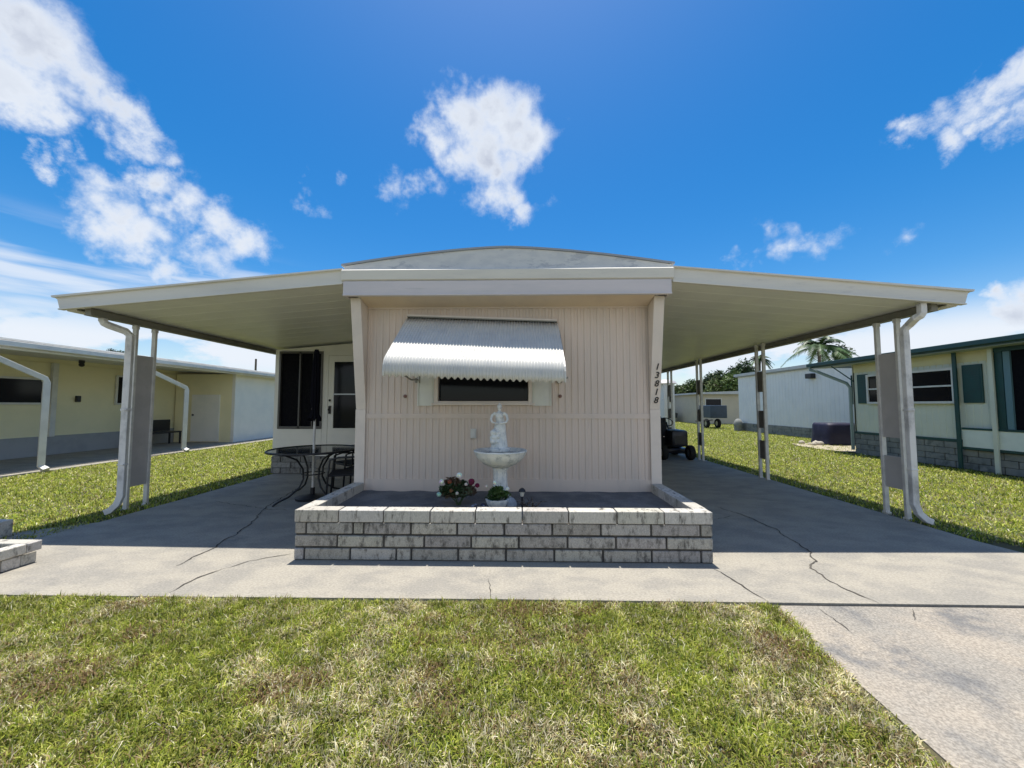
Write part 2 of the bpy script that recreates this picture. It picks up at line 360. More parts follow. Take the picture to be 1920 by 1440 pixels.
# ------------------------------------------------------------------ the mobile home
H = thing('mobile_home', ((X0+X1)/2, 4.5, 0), 'pink beige mobile home in the middle with carport roofs on both sides', 'house')
WY = 4.5
def ribbed(mb, u0, u1, z0, z1, y, per=.078, dep=.009, side='front'):
    """vertical ribbed metal siding from u0 to u1"""
    prof = []; u = math.floor(u0/per)*per
    while u < u1+per:
        for du, dd in ((0, 0), (per*.42, 0), (per*.50, dep), (per*.92, dep)): prof.append((u+du, dd))
        u += per
    prof = [(min(max(a, u0), u1), d) for a, d in prof]
    vs = []
    for a, d in prof:
        for z in (z0, z1): vs.append((a, y+d, z) if side == 'front' else (y+(d if side == 'left' else -d), a, z))
    mb.add(vs, [(2*i, 2*i+2, 2*i+3, 2*i+1) for i in range(len(prof)-1) if prof[i+1][0]-prof[i][0] > 1e-5])
w = MB()
WX0, WX1, WZ0, WZ1 = -.99, .10, 1.40, 1.78      # window opening
ribbed(w, X0+.02, X1-.02, 0, 1.19, WY)
ribbed(w, X0+.02, WX0, 1.25, 2.62, WY, .078); ribbed(w, WX1, X1-.02, 1.25, 2.62, WY, .078)
ribbed(w, WX0, WX1, 1.25, WZ0, WY, .078); ribbed(w, WX0, WX1, WZ1, 2.62, WY, .078)
w.box(X0+.01, X1-.01, WY-.008, WY+.02, 1.19, 1.25)
w.box(X0+.01, X1-.01, WY-.012, WY+.02, 2.53, 2.60)
# sides and back
ribbed(w, WY+.03, 17, 0, 2.85, X0, side='left'); ribbed(w, WY+.03, 17, 0, 2.85, X1, side='right')
w.box(X0+.02, X1-.02, 16.97, 17.0, 0, 2.85)
w.box(X0, X0+.05, WY-.01, WY+.045, 0, 2.62); w.box(X1-.05, X1, WY-.01, WY+.045, 0, 2.62)
w.box(X0+.03, X1-.03, WY-.008, WY+.01, 0, .47)
for zz in (.22, .98, 1.42, 2.40):
    for i in range(24):
        xx = X0+.10+i*.156
        if zz in (1.42,) and WX0-.3 < xx < WX1+.3: continue
        w.box(xx-.004, xx+.004, WY-.004, WY+.002, zz-.004, zz+.004)
w.build('wall', siding, H)
# interior of the front window, dark
wi = MB(); wi.box(WX0+.005, WX1-.005, WY+.06, WY+.075, WZ0+.005, WZ1+.3)
# front window
fw = MB(); fr = .045
for a, b, c0, d in ((WX0-fr, WX0, WZ0-fr, WZ1+fr), (WX1, WX1+fr, WZ0-fr, WZ1+fr), (WX0, WX1, WZ0-fr, WZ0), (WX0, WX1, WZ1, WZ1+fr)): fw.box(a, b, WY-.03, WY+.04, c0, d)
fw.box(WX0-fr-.03, WX1+fr+.03, WY-.05, WY-.031, WZ0-fr-.004, WZ0-fr+.022)
WF = fw.build('window', trimpink, H, bevel=.004)
wi.build('pane', glass, WF)
for a, b in ((-1.235, WX0-fr-.003), (WX1+fr+.003, .375)):
    sp = MB(); sp.box(a, b, WY-.02, WY-.001, 1.345, 1.95)
    sp.box(a+.02, b-.02, WY-.026, WY-.0201, 1.39, 1.90)
    for q in (a, b-.014): sp.box(q, q+.014, WY-.032, WY-.0205, 1.345, 1.95)
    sp.build('side_panel', creamp, H)
for px, py in ((760,743),(1050,743)):
    p = at(px, py, Y=WY); kb = MB(); kb.ball((p.x, WY-.008, p.z), .014, 10, 6); kb.tube([(p.x, WY, p.z),(p.x, WY-.012, p.z)], .022, 12)
    kb.build('wall_knob', mat('brown knob',(.22,.12,.09),rough=.5), H, smooth=True)
p = at(888, 813, Y=WY); ob = MB(); ob.rbox(p.x-.035, p.x+.035, WY-.03, WY-.008, p.z-.055, p.z+.06, .006); ob.rbox(p.x-.022, p.x+.022, WY-.038, WY-.029, p.z-.04, p.z+.045, .004)
ob.build('outlet_cover', white, H)
# tapering wing walls either side of the front
for s_, xa, xb in ((0, X0-.005, X0+.115), (1, X1-.115, X1+.005)):
    m_ = MB(); m_.prism([(WY-.012, 1.30), (WY-.235, 2.61), (WY-.012, 2.61)], 'x', xa, xb)
    wn = m_.build('wing_wall', trimpink, H, bevel=.004)
    if s_: RW = wn
    cb = MB(); cb.box(xa, xb, WY-.022, WY-.0125, 0, 1.30)
    cb.build('corner_board', trimpink, H)
# house number running down the right wing
def text_mb(ch, size, ext, font=None):
    cu = bpy.data.curves.new('t', 'FONT'); cu.body = ch; cu.size = size; cu.extrude = ext; cu.align_x = 'CENTER'; cu.align_y = 'CENTER'; cu.offset = size*.012; cu.shear = .22
    o = bpy.data.objects.new('t', cu); COL.objects.link(o); bpy.context.view_layer.update()
    me = bpy.data.meshes.new_from_object(o.evaluated_get(bpy.context.evaluated_depsgraph_get()))
    vs = [p.co.copy() for p in me.vertices]; fs = [tuple(f.vertices) for f in me.polygons]
    bpy.data.objects.remove(o); bpy.data.curves.remove(cu); bpy.data.meshes.remove(me)
    return vs, fs
hn = MB(); ang = math.atan2(.223, 1.31)
for i, ch in enumerate('13818'):
    vs_, fs_ = text_mb(ch, .104, .003)
    zz = 1.80-i*.098; yy = WY-.012-(zz-1.30)/1.31*.223-.005
    Mx = Matrix.Translation((X1-.052, yy, zz)) @ Matrix.Rotation(math.pi/2+ang, 4, 'X')
    hn.add([Mx @ q for q in vs_], fs_)
hn.build('house_number', black, RW)
# soffit, fascia, gutter strip, gable, roof
so_ = MB(); so_.prism([(WY+.0, 2.545),(4.20, 2.615),(4.20, 2.64),(WY+.0, 2.64)], 'x', X0+.12, X1-.12)
so_.build('soffit', soffitm, H)
fa = MB(); fa.box(-2.03, 1.71, 4.17, 4.205, 2.60, 2.772); fa.box(-2.03, 1.71, 4.155, 4.169, 2.60, 2.615)
fa.box(-2.035, -2.0, 4.2055, 4.5, 2.60, 2.77); fa.box(1.68, 1.715, 4.2055, 4.5, 2.60, 2.77)
fa.build('fascia', fasciam, H, bevel=.004)
gu = MB(); gu.prism([(4.19,2.775),(4.165,2.79),(4.155,2.895),(4.175,2.91),(4.30,2.915),(4.30,2.775)], 'x', -2.05, 1.735)
gu.build('gutter', gutterm, H)
ga = MB(); arc = []
PK = -.18
def arcz(x):
    half = 1.90; t = min(1, abs(x-PK)/half); return 2.965+.205*(1-t**1.5)
for i in range(33): x = -2.05+i*(1.74+2.05)/32; arc.append((x, arcz(x)))
ga.prism([(-2.05,2.9)]+arc+[(1.74,2.9)], 'y', 4.23, 4.25); ga.build('gable', gablem, H)
rf = MB(); top = [(x+(-.03 if x < PK else .03)*abs(x-PK)/1.9, z+.002) for x, z in arc]
rf.prism(top+[(x, z+.03) for x, z in top[::-1]], 'y', 4.245, 17.15)
rf.m = 1; rf.prism(top+[(x, z+.022) for x, z in top[::-1]], 'y', 4.215, 4.2445)
rf.build('roof', [roofm, roofedge], H, smooth=True)

# ---- carport roofs
CE = 16.2
def carport(xi, xo, sgn):
    zi_b, zo_b, zi_t, zo_t = 2.745, 2.465, 2.915, 2.60
    def zb(x): return zi_b+(zo_b-zi_b)*(x-xi)/(xo-xi)
    cr = MB()
    # pan ceiling: seams run from the house outwards, one every 0.3 m
    prof = []; y = 4.235
    while y < CE:
        prof += [(y, 0), (y+.13, .0), (y+.14, .0012), (y+.155, .0012), (y+.165, 0), (y+.285, 0), (y+.29, -.003), (y+.30, -.003)]; y += .305
    vs = []
    for yy, dz_ in prof:
        for x in (xi, xo): vs.append((x, yy, zb(x)+.02+dz_))
    cr.add(vs, [(2*i, 2*i+2, 2*i+3, 2*i+1) for i in range(len(prof)-1)])
    cr.build('ceiling', ceilm, H)
    rt = MB(); rt.prism([(xi, zi_b+.055), (xo, zo_b+.055), (xo, zo_t-.03), (xi, zi_t-.03)], 'y', 4.235, CE)
    CR = rt.build('carport_roof', roofm, H)
    fb = MB(); o_ = xo+sgn*.04
    fb.prism([(xi, zi_b), (xo, zo_b), (o_, zo_t-.01), (o_+sgn*.05, zo_t+.02), (o_, zo_t+.022), (xi, zi_t)], 'y', 4.195, 4.233)
    fb.prism([(xi, zi_t-.004), (o_+sgn*.04, zo_t+.008), (o_+sgn*.05, zo_t+.03), (xi, zi_t+.012)], 'y', 4.17, 4.194)
    fb.prism([(xi, zi_b-.002), (xo, zo_b-.002), (xo, zo_b+.012), (xi, zi_b+.012)], 'y', 4.175, 4.194)
    fb.build('front_fascia', gutterm, CR)
    gt = MB(); a = xo-sgn*.02
    gt.prism([(a-sgn*.14, 2.46), (a-sgn*.03, 2.455), (a+sgn*.03, 2.50), (a+sgn*.05, 2.585), (a+sgn*.03, 2.59), (a+sgn*.0, 2.51), (a-sgn*.13, 2.475)], 'y', 4.234, CE)
    gt.build('gutter', gutterm, CR)
    bx = xo-sgn*.26
    bb = MB(); bb.box(bx-.035, bx+.035, 4.26, CE-.02, 2.425, zb(bx)+.014); bb.box(bx-.045, bx+.045, 4.262, CE-.02, 2.415, 2.4255)
    bb.build('beam', beamm, CR)
    return bx
# roof of the left one starts behind the house side
bl = carport(-2.045, -5.38, -1); br = carport(1.73, 4.94, 1)

# ---- posts: pairs of slim posts with panels between
def post_pair(x, y, panels, top=2.414, d=.26):
    """two slim posts one behind the other, panels between them"""
    out_ = []
    pa = MB()
    for yy in (y, y+d):
        pa.box(x-.027, x+.027, yy-.0165, yy+.0165, -.03, top)
        pa.box(x-.033, x+.033, yy-.03, yy+.03, -.035, .012); pa.box(x-.03, x+.03, yy-.024, yy+.024, top-.05, top+.0)
    P = pa.build('carport_post', postm, H, bevel=.002)
    for (z0, z1, m_) in panels:
        q = MB(); q.box(x-.008, x+.008, y+.0195, y+d-.0195, z0, z1); q.box(x-.011, x+.011, y+.03, y+d-.03, z0+.03, z1-.03)
        q.build('panel', m_, P)
    return P
LPX, RPX = -5.13, 4.63
tag(post_pair(LPX, 4.83, [(.28, 2.02, panelgrey)]), 'pair of slim white posts with a tall grey panel on the left')
tag(post_pair(RPX, 4.64, [(.33, .72, panelgrey), (.95, 2.0, panelgrey)]), 'pair of slim white posts with grey panels beside the right downspout')
dec = lambda: [(1.62, 1.98, panelm), (.72, 1.10, panelm), (.30, .62, panelm)]
post_pair(4.51, 6.98, [(1.60, 1.98, panelm), (.93, 1.25, panelm), (.36, .70, panelm)], 2.50, .20)
post_pair(4.47, 9.30, [(1.62, 1.98, panelm), (.95, 1.25, panelm), (.36, .68, panelm)], 2.50, .20)
post_pair(RPX, 11.5, [(1.62, 1.98, panelm), (.95, 1.25, panelm), (.36, .68, panelm)])
post_pair(RPX, 13.9, [(1.62, 1.98, panelm), (.36, .68, panelm)])
for s_, x, y, gx in ((-1, at(243,650,Y=4.63).x, 4.63, at(190,600,Y=4.41).x), (1, at(1697,650,Y=4.45).x, 4.45, at(1727,590,Y=4.26).x)):
    d_ = MB(); xx = x
    pts = [(gx, y-.20, 2.50), (gx, y-.20, 2.39), (gx-s_*.01, y-.19, 2.36), (gx-s_*.03, y-.16, 2.34), (x+s_*.03, y-.03, 2.29), (x, y, 2.24), (x, y, 2.16), (x, y, 1.3), (x, y, .45), (x, y, .22), (x+s_*.03, y-.01, .12), (x+s_*.09, y-.03, .05), (x+s_*.14, y-.04, .03)]
    d_.tube(pts, .04, 4, rect=(.034, .030))
    d_.box(x-.040, x+.040, y-.036, y+.036, 1.28, 1.31); d_.box(x-.040, x+.040, y-.036, y+.036, .60, .62)
    d_.build('downspout', spoutm, H, bevel=.008)

# ---- awning
AX0, AX1, AY, TZ = -1.365, .445, 3.70, 2.42
aw = MB(); per = .0325; ns_ = int((AX1-AX0)/per*8)
side = []
for t in np.linspace(0, 1, 7): side.append((WY-.03+(AY+.06-WY+.03)*t, TZ+(1.86-TZ)*t))
side += [(AY+.02, 1.815), (AY, 1.77), (AY-.008, 1.70), (AY-.004, 1.66)]
prev = None; vs = []; m_ = len(side)
for i in range(ns_+1):
    x = AX0+(AX1-AX0)*i/ns_; ph = (x-AX0)/per*2*math.pi
    for k_, (yy, zz) in enumerate(side):
        a_ = .0055*math.cos(ph); sag = -.07*(x-AX0)/(AX1-AX0)
        if k_ < 7: q = (x, yy-a_*.62, zz+a_*.78+sag)
        else: q = (x, yy-a_, zz+sag+(0 if k_ < m_-1 else -.026*(.5+.5*math.cos(ph/2))))
        vs.append(q)
aw.add(vs, [(i*m_+k_, i*m_+k_+1, (i+1)*m_+k_+1, (i+1)*m_+k_) for i in range(ns_) for k_ in range(m_-1)])
AW = aw.build('awning', awnm, H, smooth='all')
sm_ = AW.modifiers.new('thick', 'SOLIDIFY'); sm_.thickness = .003
hb = MB(); 
def sagz(x): return -.07*(x-AX0)/(AX1-AX0)
hb.prism([(AX0+.0, TZ+.012), (AX1, TZ+.012-.07), (AX1, TZ+.035-.07), (AX0, TZ+.035)], 'y', WY-.05, WY-.002)
hb.m = 1; hb.prism([(AX0+.0, TZ-.002), (AX1, TZ-.072), (AX1, TZ+.0115-.07), (AX0, TZ+.0115)], 'y', WY-.06, WY-.002)
hb.build('top_rail', [trimpink, beamm], AW)
for x in (AX0-.004, AX1+.004):
    ee = MB(); ee.tube([(x, a, b+sagz(x)-.012) for a, b in side], .006, 4, rect=(.008, .006))
    ee.build('edge_strip', awnm, AW)
for x, e in ((AX0+.13, -1), (AX1+.03, 1)):
    br_ = MB(); br_.tube([(x, WY-.01, 1.66), (x, WY-.30, 1.64), (x, AY+.05, 1.70+sagz(x))], .010, 8)
    br_.tube([(x, WY-.02, 2.25), (x, AY+.25, 1.90+sagz(x))], .007, 6)
    br_.box(x-.03, x+.03, WY-.03, WY-.001, 1.62, 1.70)
    br_.build('bracket', beamm, AW, smooth=True)

# ---- side windows of the house under the right carport
for y0, y1 in ((6.2, 7.1), (9.6, 10.8), (13.2, 14.1)):
    q = MB()
    for a, b, c0, d in ((y0-.05, y0, 1.05, 2.05), (y1, y1+.05, 1.05, 2.05), (y0, y1, 1.05, 1.10), (y0, y1, 2.0, 2.05), (y0, y1, 1.52, 1.55)): q.box(X1-.01, X1+.03, a, b, c0, d)
    Wd = q.build('window', white, H); q = MB(); q.box(X1, X1+.008, y0, y1, 1.10, 2.0); q.build('pane', glass, Wd)

# ---- sunroom on the left, behind the patio
SY = 7.42; SX0 = -4.95
def cz(x): return 2.745+(2.465-2.745)*(x+2.045)/(-5.38+2.045)+.0
q = MB()
wx0, wx1, wz0, wz1 = -4.86, -3.97, .88, 2.44
dx0, dx1, dz1 = -3.86, -2.98, 2.36
def panel(mb, x0, x1, z0, z1, y0, y1): mb.prism([(x0, z0), (x1, z0), (x1, z1 if z1 else cz(x1)-.03), (x0, z1 if z1 else cz(x0)-.03)], 'y', y0, y1)
panel(q, SX0, wx0, .34, None, SY, SY+.08); panel(q, wx1, dx0, .34, None, SY, SY+.08); panel(q, dx1, X0, .34, None, SY, SY+.08)
panel(q, wx0, wx1, .34, wz0, SY, SY+.08); panel(q, wx0, wx1, wz1, None, SY, SY+.08); panel(q, dx0, dx1, dz1, None, SY, SY+.08)
q.box(SX0, SX0+.08, SY+.081, 12.5, .34, 2.44)
for z in (.45,.56,.67,.78): q.box(wx0, wx1, SY-.006, SY-.0005, z, z+.095)
q.build('sunroom_wall', bwhite, H)
q = MB()                                                     # block skirting
for r_ in range(3):
    x = SX0+(0 if r_ % 2 else -.2)
    while x < dx0-.02:
        a, b = max(x, SX0), min(x+.39, dx0-.02)
        if b-a > .03: v_ = random.uniform(.26,.38); q.cur = (v_, v_*.98, v_*.93); q.rbox(a+.004, b-.004, SY-.035, SY+.05, .004+r_*.112, .108+r_*.112, .006)
        x += .4
q.m = 1; q.box(SX0+.01, dx0-.02, SY-.02, SY+.045, 0, .337); q.m = 0
q.build('skirting', [block, mortar], H)
q = MB()
for a, b in ((wx0, wx0+.035), (wx1-.035, wx1), (-4.45,-4.42)): q.box(a, b, SY-.02, SY+.05, wz0, wz1)
q.box(wx0+.035, wx1-.035, SY-.02, SY+.05, wz0, wz0+.05); q.box(wx0+.035, wx1-.035, SY-.02, SY+.05, wz1-.04, wz1)
q.box(-4.18,-4.16, SY-.012, SY+.04, wz0+.05, wz1-.04)
WB = q.build('window', mat('bronze frame',(.10,.095,.09),rough=.45), H); q = MB(); q.box(wx0+.03, wx1-.03, SY+.03, SY+.04, wz0+.04, wz1-.03); q.build('pane', screen, WB)
q = MB(); q.box(dx0+.005, dx1-.005, SY+.0, SY+.045, .3, 2.355)
for a, b, c0, d in ((dx0+.1, dx0+.125, .87, 2.25), (dx1-.125, dx1-.1, .87, 2.25), (dx0+.125, dx1-.125, .87, .895), (dx0+.125, dx1-.125, 2.225, 2.25)): q.box(a, b, SY-.012, SY-.001, c0, d)
DR = q.build('door', bwhite, H, bevel=.003)
q = MB(); q.box(dx0+.125, dx1-.125, SY-.008, SY-.002, .895, 2.225); q.build('pane', glass, DR)
q = MB(); q.box(dx0+.125, dx1-.125, SY-.02, SY-.0085, 1.56, 1.585); q.build('push_bar', chrome, DR)
q = MB(); q.rbox(dx0+.03, dx0+.07, SY-.035, SY-.001, 1.18, 1.34, .008); q.tube([(dx0+.05, SY-.03, 1.22),(dx0+.05, SY-.07, 1.26),(dx0+.05, SY-.03, 1.32)], .009, 8)
q.build('handle', black, DR, smooth=True); q = MB(); q.ball((dx0+.05, SY-.02, 1.45), .022); q.build('lock', black, DR, smooth=True)
q = MB(); q.box(dx0-.05, dx1+.05, SY-.55, SY-.002, .0, .15); q.box(dx0-.05, dx1+.05, SY-.28, SY-.0021, .151, .30); q.build('door_step', concrete, H, bevel=.008)

# ------------------------------------------------------------------ raised block planter
PL = thing('block_planter', ((X0+X1)/2, 3.3, 0), 'long raised planter of weathered grey concrete blocks below the house front', 'planter')
PX0, PX1, PY = X0-.005, X1-.005, 3.30
def bc(base=.47, v=.07):
    q_ = base+random.uniform(-v, v); return (q_*1.0, q_*random.uniform(.93,.96), q_*random.uniform(.80,.88))
rows = [(0, .108, [115,315,515,580,782,987,1193,1400,1605,1812]), (.112, .218, [258,460,635,838,1042,1250,1455,1668]),
        (.222, .328, [120,325,372,577,777,980,1185,1392,1605,1812])]
def fx(p): return PX0+(p-68)/(1865-68)*(PX1-PX0)
bl_ = MB()
for z0, z1, js in rows:
    e = [68]+js+[1865]
    for a, b in zip(e[:-1], e[1:]):
        bl_.cur = bc(); o = random.uniform(-.004, .004)
        bl_.rbox(fx(a)+.008, fx(b)-.008, PY+.0+o, PY+.095, z0+.007, z1-.006, .008)
    for sx, xx in ((0, PX0), (1, PX1-.095)):             # the side walls
        y = PY+.10+(.2 if z0 == .112 else 0)
        if y > PY+.1: bl_.cur = bc(); bl_.rbox(xx, xx+.095, PY+.103, y-.004, z0+.003, z1-.002, .005)
        while y < WY-.04:
            y2 = min(y+.40, WY-.035); bl_.cur = bc(); bl_.rbox(xx+random.uniform(-.003,.003), xx+.095, y+.005, y2-.005, z0+.005, z1-.004, .007); y = y2
bl_.m = 1; bl_.box(PX0+.012, PX1-.012, PY+.016, PY+.09, 0, .326)
for xx in (PX0+.009, PX1-.086): bl_.box(xx, xx+.077, PY+.091, WY-.04, 0, .326)
bl_.m = 0
bl_.build('block_wall', [block, mortar], PL)
cp = MB(); e = [68,262,458,660,855,1057,1255,1460,1660,1865]
for a, b in zip(e[:-1], e[1:]):
    cp.cur = bc(.58,.06); cp.rbox(fx(a)+.005, fx(b)-.005, PY-.006, PY+.125, .330, .432+random.uniform(-.002,.002), .005)
for xx in (PX0-.004, PX1-.121):
    y = PY+.128
    while y < WY-.04:
        y2 = min(y+.41, WY-.03); cp.cur = bc(.58,.06); cp.rbox(xx, xx+.125, y+.002, y2-.002, .330, .432, .005); y = y2
cp.build('coping', coping, PL)
sl = MB(); nx, ny = 60, 20
vs = [(PX0+.10+(PX1-PX0-.2)*i/nx, PY+.10+(WY-.03-PY-.1)*k_/ny, .335+.012*mnoise.noise(Vector((i*.3, k_*.4, 3)))) for k_ in range(ny+1) for i in range(nx+1)]
sl.add(vs, [(k_*(nx+1)+i, k_*(nx+1)+i+1, (k_+1)*(nx+1)+i+1, (k_+1)*(nx+1)+i) for k_ in range(ny) for i in range(nx)])
sl.build('soil', bedsoil, PL, smooth='all')

# ------------------------------------------------------------------ fountain
FX, FY, FZ = -.21, 4.0, .335
FO = thing('fountain', (FX, FY, FZ), 'white cast stone fountain with a figure above its round bowl', 'fountain')
q = MB(); q.lathe([(.0,0),(.13,0),(.135,.02),(.12,.045),(.095,.06),(.085,.09),(.075,.16),(.07,.24),(.07,.32),(.08,.345),(.085,.36),(.0,.36)], (FX,FY,FZ), 40, .05, 10)
q.build('pedestal', marble, FO, smooth=True)
q = MB(); q.lathe([(.0,.355),(.06,.356),(.12,.372),(.19,.41),(.24,.455),(.268,.50),(.278,.525),(.283,.53),(.280,.542),(.268,.542),(.255,.525),(.22,.475),(.15,.435),(.0,.42)], (FX,FY,FZ), 64, .012, 16)
q.build('bowl', marble, FO, smooth=True)
q = MB(); q.lathe([(.0,.50),(.242,.5005)], (FX,FY,FZ), 48); q.build('water', water, FO)
q = MB(); q.lathe([(.0,.425),(.105,.43),(.105,.525),(.115,.535),(.115,.56),(.095,.57),(.0,.575)], (FX-.005,FY,FZ), 40); q.build('statue_base', marble, FO, smooth=True)
st = MB(); sx, sy, sz = FX-.01, FY, FZ+.565
def T(pts, rs): st.tube([(sx+a*1.16, sy+b, sz+c_) for a, b, c_ in pts], [q_*1.08 for q_ in rs], 12)
T([(0,.0,0),(0,.0,.06),(.0,0,.14),(.0,0,.22),(0,0,.27),(0,0,.32),(0,0,.36),(0,0,.385)], [.072,.062,.052,.046,.036,.040,.044,.024])
T([(.03,-.0,0),(.032,.01,.12),(.028,.01,.24),(.02,.015,.33)], [.045,.036,.030,.02])
T([(0,0,.37),(0,-.004,.405)], [.017,.015]); st.ball((sx, sy-.006, sz+.428), .027, 14, 10, (.85,1,1.15))
st.ball((sx, sy+.008, sz+.440), .026, 12, 8, (1,1,.95)); st.ball((sx, sy+.012, sz+.466), .012, 10, 6)
st.ball((sx, sy-.033, sz+.424), .006, 8, 6); 
for e_ in (-1, 1):
    T([(e_*.036,0,.368),(e_*.066,-.012,.345),(e_*.076,-.03,.300)], [.016,.014,.012])
    T([(e_*.076,-.03,.300),(e_*.062,-.055,.270),(e_*.030,-.062,.262)], [.012,.010,.008])
    st.ball((sx+e_*.022, sy-.062, sz+.262), .012, 8, 6, (1.3,.8,.8))
    st.ball((sx+e_*.018, sy-.032, sz+.335), .018, 10, 8)
for i in range(9):                                             # folds of the robe
    a = math.pi*(1.02+i*.12); T([(.070*math.cos(a), .066*math.sin(a), .0), (.052*math.cos(a)*1.05, .052*math.sin(a), .14), (.036*math.cos(a), .036*math.sin(a), .26)], [.010,.008,.005])
for i in range(26):                                            # garland of blossoms
    t = i/25; a = random.uniform(-.5,.5)
    st.ball((sx-.068+.052*t*.6+a*.05, sy-.050+random.uniform(-.02,.02), sz+.04+.17*random.random()*(1.1-t*.3)), random.uniform(.016,.030), 10, 7)
o = st.build('statue', marble, FO, smooth='all'); rm = o.modifiers.new('merge', 'REMESH'); rm.mode = 'VOXEL'; rm.voxel_size = .0045; rm.use_smooth_shade = True

# ------------------------------------------------------------------ leaves, flowers, pots
def leaves(center, rad, n_, size, cols, seed=0, clumps=14, lump=.45, parent=None, name='foliage', m_=None, flat=.0, shell=.35, floor=None, dark=.25):
    g_ = np.random.default_rng(seed); c_ = np.array(center); r_ = np.array(rad)
    cl = g_.normal(size=(clumps, 3)); cl /= np.linalg.norm(cl, axis=1)[:, None]; cl *= (g_.uniform(shell, 1-lump*.6, clumps))[:, None]
    k_ = g_.integers(0, clumps, n_); d = g_.normal(size=(n_, 3)); d /= np.linalg.norm(d, axis=1)[:, None]
    cr_ = g_.uniform(.55, 1.1, clumps)[k_]*lump
    p = (cl[k_]+d*(g_.uniform(.55, 1.05, n_)*cr_)[:, None])*r_+c_
    if floor is not None: p = p[p[:, 2] > floor]; k_ = k_[:len(p)]
    n_ = len(p); a = g_.normal(size=(n_, 3)); a[:, 2] *= .7; a /= np.linalg.norm(a, axis=1)[:, None]
    b = np.cross(a, g_.normal(size=(n_, 3))); b /= np.linalg.norm(b, axis=1)[:, None]
    s_ = (g_.uniform(.6, 1.3, n_)*size)[:, None]
    V = np.stack([p-a*s_, p-b*s_*.38+a*s_*.1, p+a*s_, p+b*s_*.38+a*s_*.1], 1).reshape(-1, 3)
    cols = np.array(cols); cc = cols[g_.integers(0, len(cols), clumps)][k_[:n_]]*g_.uniform(.65, 1.35, (n_, 1))
    Fc = np.arange(n_*4).reshape(-1, 4)
    return raw(name, V, Fc, m_ or leafm, np.repeat(cc, 4, 0), parent)
BQ = [(.035,.06,.02),(.05,.08,.025),(.09,.05,.03),(.12,.08,.05),(.10,.13,.07)]
GREENS = [(.035,.075,.018),(.05,.10,.02),(.07,.12,.03),(.03,.06,.02)]
def blossom(mb, c_, r_, col):
    c_ = Vector(c_); k_ = 22; r_ *= 1.1
    mb.cur = tuple(v*.7 for v in col); mb.ball(c_, r_*.72, 8, 6)
    for i in range(k_):
        z = 1-2*(i+.5)/k_; a = i*2.39996; q_ = math.sqrt(1-z*z); d = Vector((q_*math.cos(a), q_*math.sin(a), z))
        mb.cur = tuple(min(1, v*random.uniform(.72, 1.12)) for v in col)
        M = (d+Vector((random.uniform(-.3,.3), random.uniform(-.3,.3), .3))).normalized().to_track_quat('Z', 'Y').to_matrix()
        mb.ball(c_+d*r_*.62, r_*.42, 7, 5, (.95,.95,.38), M=M)
def bunch(name, loc, label, rad, nl, fl, seed):
    t = thing(name, loc, label, 'flowers')
    leaves((loc[0], loc[1], loc[2]+rad[2]*1.25), rad, nl, .026, BQ, seed, 10, .5, t, 'foliage', floor=loc[2]+.0)
    q_ = MB(); random.seed(seed)
    for i in range(7): q_.tube([(loc[0]+random.uniform(-.02,.02), loc[1], loc[2]), (loc[0]+random.uniform(-.7,.7)*rad[0], loc[1]+random.uniform(-.5,.5)*rad[1], loc[2]+rad[2]*1.3)], .004, 5)
    q_.build('stem', mat('stem',(.04,.08,.02),rough=.7), t)
    for (px, py, yy, r_, col) in fl:
        p = at(px, py, Y=yy); f_ = MB(); f_.cur = (.9,.9,.8); blossom(f_, p, r_, col); f_.build('blossom', petal, t, smooth='all')
    return t
WH = (.85,.84,.76); PK_ = (.17,.03,.06); CR_ = (.68,.6,.5)
bunch('flower_bunch', (-.63, 3.86, FZ), 'bunch of white and crimson blossoms lying low left of the fountain', (.235,.11,.15), 1900,
      [(828,903,3.76,.026,WH),(861,891,3.78,.034,WH),(857,925,3.72,.018,CR_),(823,927,3.74,.026,(.45,.62,.5)),(884,903,3.76,.036,PK_),(895,910,3.76,.026,PK_),(874,908,3.73,.018,CR_),(843,903,3.76,.024,(.25,.08,.05)),(846,920,3.75,.022,(.20,.10,.05))], 5)
# flowers in a white bowl in front of the pedestal
bp_ = at(933, 950, Y=3.66); px_ = bp_.x
BT = thing('flower_bowl', (px_, 3.68, FZ), 'small white scalloped bowl of flowers in front of the fountain foot', 'flower bowl')
q = MB(); q.lathe([(.0,0),(.055,0),(.07,.02),(.10,.06),(.115,.10),(.118,.115),(.108,.115),(.09,.07),(.0,.06)], (px_,3.68,FZ), 48, .05, 9); q.build('bowl', marble, BT, smooth=True)
leaves((px_-.005, 3.68, FZ+.165), (.14,.10,.075), 900, .026, GREENS, 9, 8, .5, BT, 'foliage')
for (px, py, r_, col) in ((928,905,.022,WH),(952,916,.020,WH),(912,912,.016,CR_),(940,921,.014,WH)):
    p = at(px, py, Y=3.66); f_ = MB(); f_.cur = (.9,.9,.8); blossom(f_, p, r_, col); f_.build('blossom', petal, BT, smooth='all')
# grey stone
sp_ = at(957, 945, Y=3.66); q = MB(); q.ball((sp_.x, 3.68, FZ+.055), .075, 9, 6, (.85,.8,.95)); tag(q.build('rock', mat('blue grey stone',(.36,.39,.42),(.26,.28,.31),20,rough=.9,bump=.6,bsc=50), smooth=False), 'pale blue grey stone beside the white flower bowl', 'stone')
